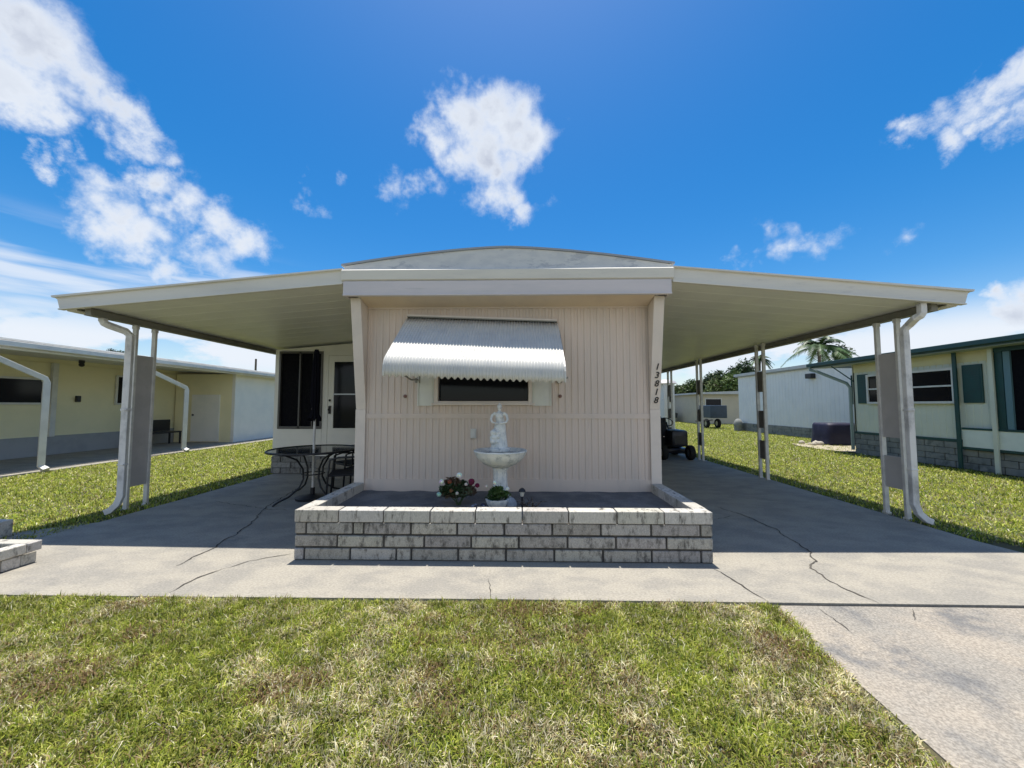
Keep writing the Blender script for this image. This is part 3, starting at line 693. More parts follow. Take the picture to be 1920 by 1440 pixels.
# small lantern
lp = at(979, 948, Y=3.74); LN = thing('garden_lantern', (lp.x, 3.74, FZ), 'small dark garden lamp on a stake right of the fountain', 'garden light')
q = MB(); q.tube([(lp.x, 3.74, FZ-.02), (lp.x, 3.74, FZ+.12)], .009, 8); q.build('stake', black, LN, smooth=True)
q = MB(); q.lathe([(.0,.12),(.016,.12),(.026,.165),(.0,.165)], (lp.x,3.74,FZ), 14); q.build('lens', mat('frosted lens',(.6,.58,.5),rough=.3), LN, smooth=True)
q = MB(); q.lathe([(.0,.165),(.036,.166),(.030,.185),(.012,.20),(.0,.202)], (lp.x,3.74,FZ), 18); q.build('cap', black, LN, smooth=True)
# broken branch / dark debris
q = MB(); random.seed(3)
for i in range(12):
    a = random.uniform(0, math.pi); x = lp.x+.03+.1*random.random(); q.tube([(x, 3.70+random.uniform(0,.1), FZ+.005), (x+.07*math.cos(a), 3.72+random.uniform(-.05,.08), FZ+.03+.05*random.random()), (x+.13*math.cos(a), 3.74, FZ+.03+.09*random.random())], [.006,.005,.002], 5)
tag(q.build('twig_pile', mat('dry twig',(.05,.035,.025),(.25,.2,.15),30,rough=.9)), 'little heap of dark twigs right of the garden lamp', 'twigs')
q = MB(); random.seed(4)
for i in range(16):
    x = -.42+.1*random.uniform(-1,1.4); y = 3.72+random.uniform(-.08,.12); q.cur = (.03,.04,.09) if i % 3 else (.3,.32,.38)
    q.ball((x, y, FZ+.02), random.uniform(.014,.03), 8, 6, (1,1,.7))
tag(q.build('pebble_pile', mat('pebble',(1,1,1),attr='Col',rough=.6), smooth=True), 'low scatter of dark blue pebbles between bouquet and bowl', 'pebbles', kind='stuff')

# ------------------------------------------------------------------ patio set
TX, TY = -3.02, 5.45
TB = thing('patio_table', (TX, TY, 0), 'round black metal patio table with a glass top', 'table')
q = MB(); q.lathe([(.0,.700),(.575,.7005),(.575,.708),(.0,.7085)], (TX,TY,0), 56); q.build('tabletop', tglass, TB)
q = MB(); ring = [(TX+.59*math.cos(a), TY+.59*math.sin(a), .703) for a in np.linspace(0, 2*math.pi, 57)]; q.tube(ring, .016, 8, cap=False); q.build('rim', black, TB, smooth='all')
for i in range(4):
    a = math.pi/4+i*math.pi/2+.25; q = MB(); c_, s_ = math.cos(a), math.sin(a)
    pf = [(.50,.695),(.40,.66),(.24,.58),(.15,.44),(.14,.30),(.20,.18),(.33,.09),(.47,.045),(.53,.015),(.54,0)]
    q.tube([(TX+r_*c_, TY+r_*s_, z) for r_, z in pf], .013, 8); q.build('leg', black, TB, smooth='all')
q = MB(); q.tube([(TX+.15*math.cos(a), TY+.15*math.sin(a), .36) for a in np.linspace(0, 2*math.pi, 25)], .008, 6, cap=False); q.build('leg_ring', black, TB, smooth='all')
# closed umbrella through the table
UM = thing('patio_umbrella', (TX, TY, 0), 'closed dark patio umbrella standing through the round table', 'umbrella')
q = MB(); q.lathe([(.0,0),(.22,0),(.225,.03),(.12,.05),(.03,.07),(.03,.16),(.0,.16)], (TX,TY,0), 32); q.build('base', black, UM, smooth=True)
q = MB(); q.tube([(TX,TY,.1),(TX,TY,2.18)], .017, 12); q.build('pole', postm, UM, smooth=True)
q = MB(); prof = [(.02,2.18),(.03,2.14),(.042,1.9),(.05,1.6),(.05,1.38),(.035,1.30),(.05,1.22),(.075,1.14)]
vs = []; nn_ = 40
for r_, z in prof:
    for j_ in range(nn_):
        t = 2*math.pi*j_/nn_; rr = r_*(1+.28*math.cos(8*t+z*1.5)); vs.append((TX+rr*math.cos(t), TY+rr*math.sin(t), z+(.03*math.cos(8*t) if z < 1.15 else 0)))
q.add(vs, [(i*nn_+j_, i*nn_+(j_+1) % nn_, (i+1)*nn_+(j_+1) % nn_, (i+1)*nn_+j_) for i in range(len(prof)-1) for j_ in range(nn_)]+[tuple(range(nn_))])
q.build('canopy', navy, UM, smooth='all')
def chair():
    t = thing('patio_chair', (0,0,0), 'black sling patio chair nearest the house corner', 'chair', 'black chairs at the patio table')
    q = MB(); q.rbox(-.24,.24,-.22,.24,.40,.425,.01); q.build('seat', blackfab, t)
    q = MB(); q.prism([(.22,.42),(.24,.42),(.34,.92),(.32,.93)], 'x', -.22,.22); q.build('backrest', blackfab, t)
    for s_ in (-1, 1):
        q = MB(); q.tube([(s_*.25,-.24,0),(s_*.25,-.22,.40),(s_*.25,-.2,.62),(s_*.26,-.1,.655),(s_*.26,.15,.655),(s_*.25,.28,.62)], .013, 8); q.build('arm_frame', black, t, smooth='all')
        q = MB(); q.tube([(s_*.25,.34,0),(s_*.25,.24,.38),(s_*.235,.26,.55),(s_*.235,.345,.93)], .013, 8); q.build('leg', black, t, smooth='all')
    for pts_ in ([(-.235,.345,.93),(-.12,.35,.95),(.12,.35,.95),(.235,.345,.93)], [(-.25,-.23,.39),(.25,-.23,.39)], [(-.25,.24,.39),(.25,.24,.39)]):
        q = MB(); q.tube(pts_, .013, 8); q.build('cross_bar', black, t, smooth='all')
    return t
ch1 = chair(); ch1.location = (-2.42, 5.25, 0); ch1.rotation_euler = (0, 0, R(-70))
dup(ch1, (-2.35, 5.75, 0), R(-95), label='black sling patio chair half hidden between the other two')
dup(ch1, (-2.75, 6.25, 0), R(-35), label='black sling patio chair behind the table, by the sunroom door')
# covered things in the shade behind
# ------------------------------------------------------------------ lawn tractor under the right carport
LX, LY = 3.9, 9.95
TR = thing('lawn_tractor', (LX, LY, 0), 'dark riding mower parked in the shade at the end of the right carport', 'riding mower')
q = MB(); q.rbox(LX-.20,LX+.20,LY-.72,LY-.05,.34,.74,.06); q.box(LX-.14,LX+.14,LY-.725,LY-.715,.40,.60); q.build('hood', mowred, TR, smooth=True)
q = MB(); q.rbox(LX-.34,LX+.34,LY-.05,LY+.75,.26,.36,.03); q.rbox(LX-.46,LX-.16,LY+.30,LY+.80,.48,.60,.05); q.rbox(LX+.16,LX+.46,LY+.30,LY+.80,.48,.60,.05); q.rbox(LX-.2,LX+.2,LY+.3,LY+.8,.36,.56,.04); q.build('body', mowred, TR, smooth=True)
q = MB(); q.rbox(LX-.22,LX+.22,LY+.33,LY+.72,.60,.70,.04); q.rbox(LX-.21,LX+.21,LY+.66,LY+.76,.68,1.0,.04); q.build('seat', blackfab, TR, smooth=True)
q = MB(); q.tube([(LX, LY+.0, .70),(LX, LY+.14, .90)], .02, 8); q.tube([(LX+.17*math.cos(a), LY+.14+.1*math.sin(a), .91+.10*math.sin(a)) for a in np.linspace(0, 2*math.pi, 25)], .014, 6, cap=False); q.build('steering_wheel', black, TR, smooth='all')
q = MB(); q.rbox(LX-.50,LX+.50,LY-.12,LY+.40,.10,.24,.05); q.build('mower_deck', mowred, TR, smooth=True)
def wheel(x, y, r_, w_, par):
    q = MB(); prof = [(r_*.55,-w_/2),(r_*.92,-w_/2),(r_,-w_*.3),(r_,w_*.3),(r_*.92,w_/2),(r_*.55,w_/2)]
    vs = []; n_ = 28
    for rr, u in prof:
        for j_ in range(n_): t = 2*math.pi*j_/n_; vs.append((x+u, y+rr*math.cos(t), r_+rr*math.sin(t)))
    q.add(vs, [(i*n_+j_, i*n_+(j_+1) % n_, (i+1)*n_+(j_+1) % n_, (i+1)*n_+j_) for i in range(5) for j_ in range(n_)])
    wo = q.build('wheel', rubber, par, smooth=True); q = MB(); q.tube([(x-w_*.4, y, r_),(x+w_*.4, y, r_)], r_*.56, 20); q.build('rim', chrome, wo, smooth=True)
for x, y, r_, w_ in ((LX-.36,LY+.55,.27,.2),(LX+.36,LY+.55,.27,.2),(LX-.33,LY-.5,.18,.13),(LX+.33,LY-.5,.18,.13)): wheel(x, y, r_, w_, TR)
# covered barbecue
GX, GY = 3.35, 9.9
CG = thing('barbecue_grill', (GX, GY, 0), 'barbecue grill under a black cover beside the riding mower', 'grill')
q = MB(); sec = [(.42,.30,.06),(.43,.30,.5),(.44,.30,.84),(.36,.27,.90),(.31,.25,1.06),(.27,.18,1.13)]
vs = []
for a, b, z in sec:
    for t in np.linspace(0, 2*math.pi, 33)[:-1]:
        cc_, ss_ = math.cos(t), math.sin(t); rr = 1/max(abs(cc_), abs(ss_))**.8*(1+.025*math.sin(9*t+z*4)); vs.append((GX+a*cc_*rr*.92, GY+b*ss_*rr*.92, z))
q.add(vs, [(i*32+j_, i*32+(j_+1) % 32, (i+1)*32+(j_+1) % 32, (i+1)*32+j_) for i in range(5) for j_ in range(32)]+[tuple(range(160,192))])
q.build('cover', blackfab, CG, smooth='all')
for s_ in (-1,1): q = MB(); q.tube([(GX+s_*.3-.03,GY-.2,.06),(GX+s_*.3+.03,GY-.2,.06)], .06, 14); q.build('wheel', rubber, CG)
CB = thing('storage_box', (2.45, 10.6, 0), 'tall black storage cabinet against the house under the right carport', 'cabinet')
q = MB(); q.rbox(2.05,2.85,10.3,10.85,0,1.0,.02); q.build('body', blackfab, CB)
for a, b in ((2.07,2.44),(2.46,2.83)): q = MB(); q.rbox(a,b,10.28,10.299,.05,.95,.006); q.build('door', black, CB)

# ------------------------------------------------------------------ low block planter at the left edge
LP = thing('corner_planter', (-4.7, 2.6, 0), 'stepped low planter of rough pale blocks cut off by the left edge', 'planter')
random.seed(11); q = MB()
def course(mb, x0, x1, y0, y1, z0, z1, L_=.40, off=0.):
    """rectangular ring of blocks"""
    t_ = .10
    def run(a, b, f):
        u = a-off
        while u < b-.01:
            p0, p1 = max(u, a), min(u+L_, b)
            if p1-p0 > .02: mb.cur = bc(.62,.08); f(p0+.003, p1-.003)
            u += L_
    j_ = lambda: random.uniform(-.006,.006)
    run(x0, x1, lambda a, b: mb.rbox(a, b, y0+j_(), y0+t_, z0+.002, z1-.002, .008)); run(x0, x1, lambda a, b: mb.rbox(a, b, y1-t_, y1+j_(), z0+.002, z1-.002, .008))
    run(y0+t_, y1-t_, lambda a, b: mb.rbox(x1-t_, x1+j_(), a, b, z0+.002, z1-.002, .008)); run(y0+t_, y1-t_, lambda a, b: mb.rbox(x0+j_(), x0+t_, a, b, z0+.002, z1-.002, .008))
course(q, -5.6,-4.18,1.7,3.22,0,.095); course(q, -5.62,-4.16,1.68,3.24,.10,.185,off=.17)
course(q, -5.9,-5.27,3.30,3.85,.0,.17,off=.1)
q.m = 1; q.box(-5.59,-4.20,1.72,3.2,0,.08); q.m = 0
q.build('block_wall', [coping, soil], LP)

# ------------------------------------------------------------------ left neighbour: yellow home with carport
LN_ = thing('yellow_house', (-12.8, 9, 0), 'pale yellow house with white carport roof to the left', 'house')
def lap(mb, axis, c0, a, b, z0, z1, step=.105, dep=.012, s_=1):
    z = z0
    while z < z1-.001:
        zt = min(z+step, z1)
        if axis == 'x': vs = [(c0+s_*dep, a, z), (c0+s_*dep, b, z), (c0, b, zt), (c0, a, zt), (c0, a, z), (c0, b, z)]
        else: vs = [(a, c0+s_*dep, z), (b, c0+s_*dep, z), (b, c0, zt), (a, c0, zt), (a, c0, z), (b, c0, z)]
        mb.add(vs, [(0,1,2,3),(0,1,5,4)]); z += step
q = MB(); q.box(-17.2,-12.82,-4,16.9,.0,2.68); lap(q, 'x', -12.80, -4, 17, .5, 2.5)
lap(q, 'y', 16.9, -17, -12.8, .5, 2.5)
q.build('wall', yellow, LN_)
q = MB(); q.box(-12.83,-12.775,-4,17,0,.5); q.box(-12.83,-12.76,-4,17,.49,.52); q.build('skirting', skirt, LN_)
q = MB(); q.box(-10.22,-10.12,0,17.4,2.46,2.62); q.box(-17.4,-10.221,0,17.4,2.66,2.70)
q.prism([(-12.8,2.62),(-10.221,2.50),(-10.221,2.60),(-12.8,2.66)], 'y', 0, 17.4)
q.box(-17.4,-10.12,-.06,0,2.42,2.66)
q.build('roof', white, LN_, bevel=.006)
q = MB(); q.box(-10.10,-10.0,0,17.3,2.51,2.62); q.build('gutter', white, LN_, bevel=.01)
def wnd(parent, axis, c0, a, b, z0, z1, fm, gm=glass, mull=None, s_=1, fr=.05, cross=None):
    q = MB(); e0, e1 = sorted((c0, c0+s_*.05)); 
    def B(mb, p, r_, z_0, z_1, i0, i1):
        (mb.box(i0, i1, p, r_, z_0, z_1) if axis == 'x' else mb.box(p, r_, i0, i1, z_0, z_1))
    B(q, a-fr, a, z0-fr, z1+fr, e0, e1); B(q, b, b+fr, z0-fr, z1+fr, e0, e1); B(q, a, b, z0-fr, z0, e0, e1); B(q, a, b, z1, z1+fr, e0, e1)
    for m_ in (mull or []): B(q, m_-.02, m_+.02, z0, z1, e0, e1)
    if cross: B(q, a, b, cross-.018, cross+.018, e0, e1)
    f_ = q.build('window', fm, parent); q = MB(); g0, g1 = sorted((c0+s_*.015, c0+s_*.022)); B(q, a, b, z0, z1, g0, g1); q.build('pane', gm, f_); return f_
wnd(LN_, 'x', -12.78, 4.0, 9.75, 1.42, 2.02, white, mull=[7.0])
wnd(LN_, 'x', -12.78, 11.55, 12.6, 1.42, 2.25, white)
q = MB(); q.box(-12.78,-12.70,9.86,9.98,.5,2.5); q.build('corner_board', white, LN_)
q = MB(); lpv = at(146,748,X=-12.75); q.rbox(-12.79,-12.70,lpv.y-.05,lpv.y+.05,lpv.z-.09,lpv.z+.09,.02); q.build('wall_lamp', black, LN_)
q = MB(); lpv = at(153,686,X=-12.0); q.tube([(-12,lpv.y,2.6),(-12,lpv.y,2.5)], .06, 12); q.ball((-12,lpv.y,2.46), .06); q.build('ceiling_lamp', black, LN_, smooth=True)
for x, (pa, pb) in ((-9.75, ((12,675),(88,712))), (-9.75, ((295,699),(350,728)))):
    a = at(*pa, X=x); b = at(*pb, X=x); y = b.y
    q = MB(); q.tube([(x-.30, a.y-.30, 2.5), (x-.27, a.y-.24, 2.40), (x-.01, b.y-.03, b.z+.02), (x, b.y, b.z-.06), (x, y, 1.0), (x, y, .12), (x+.12, y, .03)], .04, 4, rect=(.055, .05)); q.build('downspout', white, LN_, bevel=.006)
# shed at the back of that carport
SH = thing('storage_shed', (-11.5, 14, 0), 'white flat roofed utility room with white door at the end of the left carport', 'shed')
q = MB(); q.box(-12.74,-10.62,13.55,13.64,0,2.5); q.build('front_wall', yellow, SH)
q = MB(); q.box(-10.615,-10.5,13.54,17.6,0,2.52); q.box(-12.74,-10.616,17.5,17.6,0,2.5); q.build('side_wall', bwhite, SH)
q = MB(); a = at(360,740,Y=13.5); b = at(408,828,Y=13.5); q.box(a.x,b.x,13.50,13.545,.03,a.z); DD = q.build('door', bwhite, SH, bevel=.005)
q = MB(); q.ball((a.x+.09,13.47,1.0), .035); q.build('handle', black, DD)
# folded lounge under carport
BN = thing('garden_bench', (-12.2, 12.4, 0), 'dark low bench against the yellow wall beyond the grey posts', 'bench')
q = MB(); q.rbox(-12.45,-12.0,11.9,13.1,.40,.45,.01); q.build('seat', black, BN); q = MB(); q.rbox(-12.5,-12.46,11.9,13.1,.46,.85,.01); q.build('backrest', black, BN)
for y in (11.95,13.05):
    for x in (-12.42,-12.04): q = MB(); q.box(x-.02,x+.02,y-.02,y+.02,0,.399); q.build('leg', black, BN)
q = MB(); q.box(-12.84,-9.72,-4,17.5,-.08,.005); struct('patio', q, concrete)
tv = at(215,658,Y=40)
# ------------------------------------------------------------------ right neighbour: mint home with green trim
RX = 9.45
RN = thing('mint_house', (RX, 8, 0), 'pale mint mobile home with dark green trim and shutters on the right', 'house')
q = MB(); q.box(RX+.02, 13.2, 1, 10.78, .55, 2.62); 
u = 1.0; prof = []
def ribx(mb, x, y0, y1, z0, z1, per=.13):
    y = y0; P = []
    while y < y1: P += [(y, 0), (y+per*.8, 0), (y+per*.84, per*.04), (y+per*.96, per*.04)]; y += per
    vs = []
    for a, d in P:
        a = min(a, y1)
        for z in (z0, z1): vs.append((x+d, a, z))
    mb.add(vs, [(2*i, 2*i+2, 2*i+3, 2*i+1) for i in range(len(P)-1)])
ribx(q, RX, 7.62, 10.78, .62, 2.58); q.box(RX, RX+.5, 10.72, 10.80, .55, 2.6)
q.build('wall', mint, RN)
q = MB(); q.box(RX+.005,RX+.018,7.6,10.78,2.22,2.575); q.box(RX-.012,RX-.001,7.62,10.75,2.26,2.56); q.build('valance', mintedge, RN)
q = MB()
random.seed(5)
for r_ in range(4):
    y = 1+(.2 if r_ % 2 else 0)
    while y < 10.78:
        q.cur = bc(.30,.06); q.rbox(RX-.02+random.uniform(-.004,.004), RX+.09, y+.004, min(y+.40,10.79)-.004, r_*.14+.004, r_*.14+.136, .008); y += .41
q.m = 1; q.box(RX+.0,RX+.08,1,10.78,0,.55)
q.build('skirting', [blockgrey, mortar], RN)
q = MB(); q.prism([(RX-.42,2.50),(RX-.42,2.62),(RX+2,2.86),(14.0,2.62),(14.0,2.5)], 'y', 0, 11.75); q.build('roof', mat('green grey roof',(.05,.11,.115),(.04,.09,.10),3,rough=.5), RN)
q = MB(); q.box(RX-.52,RX-.425,0,11.8,2.53,2.63); q.build('gutter', green, RN, bevel=.01)
q = MB(); q.box(RX-.40,RX+.0,.02,11.7,2.485,2.499); q.build('soffit', mat('mint soffit',(.30,.36,.34),rough=.6), RN)
wnd(RN, 'x', RX-.035, 8.30, 10.25, 1.44, 2.12, white, mull=[9.28], cross=1.78, s_=-1) 
for a, b in ((10.33,10.62),(7.80,8.14)):
    q = MB(); q.box(RX-.03,RX-.001,a,b,1.40,2.20)
    for z in np.arange(1.46,2.14,.05): q.box(RX-.036,RX-.0305,a+.03,b-.03,z,z+.03)
    q.build('shutter', green, RN)
q = MB(); q.box(RX-.02,RX+.25,10.805,10.83,1.38,2.2); q.build('shutter', green, RN)
q = MB(); q.box(RX-.03,RX-.002,7.62,10.78,.56,.62); q.build('base_trim', green, RN)
for y in (8.22,7.60): q = MB(); q.box(RX-.10,RX-.0705,y-.035,y+.035,.0,2.484); q.build('post', green if y>8 else mint, RN)
# screened porch
q = MB(); q.box(RX-.06,RX-.02,1,8.18,.48,.84); q.build('porch_panel', mat('porch panel white green',(.74,.80,.72),(.68,.74,.67),3,rough=.5), RN)
q = MB(); q.box(RX-.07,RX-.015,1,8.18,.84,.88); q.box(RX-.07,RX-.015,1,8.18,.43,.48); q.box(RX-.05,RX-.01,7.45,7.57,.88,2.48); q.box(RX-.07,RX-.02,1,7.56,2.40,2.48)
q.build('porch_frame', green, RN)
q = MB(); q.box(RX-.01,RX+.0,1,7.6,.5,2.5); q.build('screen', screen, RN)
q = MB(); q.box(RX-.045,RX-.011,7.34,7.44,.885,2.395); q.build('corner_panel', mat('teal grey panel',(.12,.22,.25),rough=.5), RN)
for y in (6.95,4.9,2.9): q = MB(); q.box(RX-.11,RX-.071,y-.025,y+.025,.40,2.484); q.build('porch_post', postm, RN)
q = MB(); a = at(1520,700,X=RX-.45); b = at(1592,742,X=RX-.10)
q.tube([(RX-.47,11.72,2.53),(RX-.47,11.7,2.44),(RX-.40,11.55,2.38),(RX-.08,10.9,1.98),(RX-.04,10.84,1.85),(RX-.04,10.84,.1)], .03, 4, rect=(.03,.03)); q.build('downspout', mat('sage downspout',(.25,.32,.30),rough=.5), RN)
q = MB(); q.tube([(RX-.45,10.95,2.48),(RX-.05,10.70,2.02)], .015, 6); q.build('brace', green, RN)

# white long building behind
WBd = thing('white_building', (12, 17, 0), 'long white flat roofed home beyond the right lawn', 'house')
q = MB(); ribx(q, 11.9, 12.4, 20.6, .42, 2.86, .2); q.box(11.925,16,12.4,20.6,.42,2.86); q.build('wall', mat('cool white metal siding',(.80,.80,.78),(.75,.755,.74),1.5,rough=.5), WBd)
q = MB(); q.box(11.75,16.2,12.2,20.75,2.90,3.03); q.m = 1; q.box(11.80,16.1,12.3,20.7,2.86,2.899); q.build('roof', [roofm, roofedge], WBd)
q = MB()
for r_ in range(3):
    y = 12.4+(.2 if r_ % 2 else 0)
    while y < 20.6: q.cur = bc(.33,.05); q.rbox(11.87,11.97,y+.004,min(y+.4,20.6)-.004,r_*.14+.004,r_*.14+.136,.008); y += .41
q.build('skirting', blockgrey, WBd)
p = at(1519,705,X=11.8); q = MB(); q.rbox(11.70,11.899,p.y-.16,p.y+.16,p.z-.10,p.z+.10,.02); q.build('wall_lamp', black, WBd)
p = at(1386,745,X=11.8)
q = MB(); q.ball((11.6,20.2,.35), .25, 12, 8, (.8,1,1.2)); q.tube([(11.6,20.2,0),(11.6,20.2,.2)], .2, 12); tag(q.build('urn', blockgrey, smooth=True), 'round grey urn at the far corner of the white building', 'urn')
# tarp-covered box
TPB = thing('covered_box', (11.0, 13.3, 0), 'low box under a dark navy tarp before the white building', 'covered box')
q = MB(); vs = []
for z, e in ((.04,.03),(.30,.0),(.66,0),(.74,-.04)):
    for t in np.linspace(0, 2*math.pi, 41)[:-1]:
        c_, s_ = math.cos(t), math.sin(t); rr = min(1.32, 1/max(abs(c_), abs(s_))); w_ = .018*math.sin(11*t+z*7); vs.append((10.98+(.58+e+w_)*c_*rr, 13.25+(.42+e+w_)*s_*rr, z))
q.add(vs, [(i*40+j_, i*40+(j_+1) % 40, (i+1)*40+(j_+1) % 40, (i+1)*40+j_) for i in range(3) for j_ in range(40)]+[tuple(range(120,160))]); q.build('tarp', purple, TPB, smooth='all')
for x in (10.5,11.46): q = MB(); q.box(x-.03,x+.03,12.9,12.96,0,.1); q.build('leg', black, TPB)
q = MB(); random.seed(8); vs = [(10.5+1.5*math.cos(t)*random.uniform(.8,1.1), 12.2+1.6*math.sin(t)*random.uniform(.8,1.1), .012) for t in np.linspace(0, 2*math.pi, 25)[:-1]]
q.add(vs, [tuple(range(24))]); q.box(9.0,9.44,9.0,9.001,0,.001); struct('dirt', q, dirt)
random.seed(21)
for i in range(7):
    x, y = 10.1+random.uniform(-.35,.35), 13.3+random.uniform(-.4,.3); q = MB(); r_ = random.uniform(.06,.13); q.ball((x,y,r_*.5), r_, 8, 6, (1,.8,.7))
    tag(q.build('rock', mat('pale rubble',(.5,.45,.36),(.4,.36,.3),12,rough=1,bump=.5,bsc=30)), 'pale lump of rubble heaped left of the navy tarp box', 'stone', 'rubble lumps by the tarp box')

# ------------------------------------------------------------------ far buildings
def far_house(name, x0, x1, y0, y1, h, label, wm, windows, rm=roofm, ov=.3, zr=.18):
    t = thing(name, ((x0+x1)/2, y0, 0), label, 'house')
    q = MB(); q.box(x0, x1, y0, y1, 0, h); q.build('wall', wm, t)
    q = MB(); q.prism([(x0-ov, h+.002),(x1+ov, h+.002),(x1+ov, h+.12),((x0+x1)/2, h+.12+zr),(x0-ov, h+.12)], 'y', y0-ov, y1+ov); q.build('roof', rm, t)
    for a, b, c0, d in windows: wnd(t, 'y', y0, a, b, c0, d, white, s_=-1)
    return t
CW = mat('cream wall',(.56,.50,.38),(.52,.47,.36),2,rough=.6)
far_house('cream_house', 13.0, 22, 27.5, 36, 2.15, 'low cream home in the distance beyond the white building', CW, [(13.5,14.6,1.0,1.8)])
far_house('white_house', 8.2, 12.2, 33, 45, 2.0, 'far white mobile home with dark windows seen past the carport posts', bwhite, [(8.7,9.8,.7,1.4),(10.2,11.5,.7,1.4)])
# narrow tall white annex seen just right of the house corner
AN = thing('white_annex', (6.2, 16.5, 0), 'narrow white shed with grey domed cap glimpsed right of the house corner', 'shed')
q = MB(); p0 = at(1246,790,Y=17); p1 = at(1266,790,Y=17); q.box(p0.x,p1.x,17,18,0,2.35); q.build('wall', bwhite, AN)
q = MB(); q.lathe([(.0,2.34),(.5,2.345),(.42,2.45),(.2,2.54),(.0,2.56)], ((p0.x+p1.x)/2,17.4,0), 20); q.build('roof', panelgrey, AN, smooth=True)
q = MB(); q.box((p0.x+p1.x)/2-.06,(p0.x+p1.x)/2+.06,16.98,16.999,1.5,2.1); q.build('window', glass, AN)
for (x0, y0, w_, lab, wm) in ((-34,26,9,'distant pale home behind the yellow house',bwhite),(-22,34,9,'distant cream home far behind the sunroom',CW),(-8,38,9,'distant white home hidden behind the pink house',bwhite),(24,24,10,'distant white home far right behind the mint house',bwhite)):
    far_house('distant_house', x0, x0+w_, y0, y0+12, 2.2, lab, wm, [(x0+1,x0+2.2,1,1.8),(x0+5,x0+6.4,1,1.8)])
# blue grey trailer and parked car far off
UT = thing('utility_trailer', (10.9, 22.5, 0), 'blue grey flat sided trailer standing on the far lawn', 'trailer')
a = at(1332,760,Y=22); b = at(1364,784,Y=22); q = MB(); q.rbox(a.x,b.x,22,23.6,b.z,a.z,.03); q.build('body', mat('slate blue panel',(.045,.07,.10),(.035,.055,.08),3,rough=.4), UT)
for x in (a.x+.15,b.x-.15): wheel(x, 22.8, .27, .16, UT)
q = MB(); q.tube([(a.x+.1,22,.5),(a.x-.9,22,.45)], .03, 6); q.build('drawbar', black, UT)
CAR = thing('parked_car', (9.6, 29.5, 0), 'dark car parked in front of the far white home', 'car')
cx, cy = 10.4, 30
q = MB(); q.prism([(-2.1,.35),(2.1,.35),(2.15,.75),(1.4,.85),(.8,1.35),(-1.1,1.38),(-1.7,.92),(-2.15,.85)], 'y', cy, cy+1.7, Matrix.Translation((cx,0,0))); q.build('body', mat('dark car paint',(.03,.035,.045),rough=.25,coat=.5), CAR, bevel=.05)
q = MB(); q.prism([(-1.5,.92),(1.25,.90),(.72,1.30),(-1.05,1.33)], 'y', cy-.01, cy+.0, Matrix.Translation((cx,0,0))); q.build('window', glass, CAR)
def wheel_y(x, y, r_, w_, par):
    q = MB(); q.tube([(x,y-w_/2,r_),(x,y+w_/2,r_)], r_, 24); wo = q.build('wheel', rubber, par, smooth=True); q = MB(); q.tube([(x,y-w_/2-.01,r_),(x,y-w_/2-.001,r_)], r_*.6, 16); q.build('rim', chrome, wo)
for x in (cx-1.35, cx+1.35):
    for y in (cy+.1, cy+1.6): wheel_y(x, y, .32, .2, CAR)

# ------------------------------------------------------------------ trees
def tree(name, px, py_top, Y, w_, h_, n_, size, cols, label, seed, group='trees beyond the far homes'):
    p = at(px, py_top, Y=Y); x, zt = p.x, p.z
    t = thing(name, (x, Y, 0), label, 'tree', group)
    q = MB(); cz_ = zt-h_/2
    q.tube([(x,Y,-.05),(x+.1,Y,cz_*.4),(x,Y,cz_*.8),(x,Y,cz_+h_*.1)], [.06*h_,.045*h_,.035*h_,.015*h_], 8)
    random.seed(seed)
    for i in range(7):
        a = random.uniform(0,6.28); q.tube([(x,Y,cz_*.75),(x+w_*.2*math.cos(a),Y+w_*.2*math.sin(a),cz_),(x+w_*.42*math.cos(a),Y+w_*.42*math.sin(a),cz_+random.uniform(-.1,.35)*h_)], [.02*h_,.013*h_,.005*h_], 6)
    q.build('trunk', bark, t, smooth='all')
    leaves((x, Y, cz_), (w_/2, w_/2, h_/2), n_, size, cols, seed, 38, .42, t, 'crown', shell=.25)
    return t
G1 = [(.05,.085,.02),(.09,.14,.03),(.035,.06,.016),(.12,.16,.045)]; G2 = [(.03,.06,.02),(.045,.08,.024),(.022,.045,.016)]
tree('broadleaf_tree', 1368, 686, 40, 4.6, 5.0, 9000, .17, G1, 'yellow green tree behind the far cream roof', 31)
tree('broadleaf_tree', 1392, 674, 52, 4.8, 5.4, 9000, .20, G2, 'dark rounded tree rising left of the palm', 32)
tree('broadleaf_tree', 1340, 694, 46, 4.0, 4.2, 7000, .18, G2, 'dark low tree left of the yellow green tree', 33)
tree('broadleaf_tree', 1302, 708, 48, 4.4, 3.8, 7000, .18, G1, 'small round tree near the house corner', 34)
tree('broadleaf_tree', 1275, 718, 60, 6, 3.4, 7000, .2, G1, 'lowest far tree just right of the house corner', 35)
tree('broadleaf_tree', 1578, 644, 36, 1.8, 2.2, 2500, .13, G1, 'small bushy treetop right of the palm', 36)
tree('broadleaf_tree', 214, 654, 60, 3.6, 2.8, 4000, .2, G2, 'dark treetop over the yellow house roof', 37)
tree('broadleaf_tree', 40, 640, 70, 5, 3.0, 3000, .2, G2, 'faint treetop at the far left over the roof', 38)
for i, (x, y) in enumerate(((-30,60),(-16,66),(-4,62),(7,70),(34,52))):
    pp = Vector((x, y, 0)); px = 975+x/y*700
    tree('broadleaf_tree', px, 700+i*3, y, 7, 5, 5000, .25, G1 if i % 2 else G2, ['broad tree far behind the yellow house','tall tree far behind the sunroom','tree hidden behind the pink house','tree behind the far white home','tree behind the mint house'][i], 50+i)
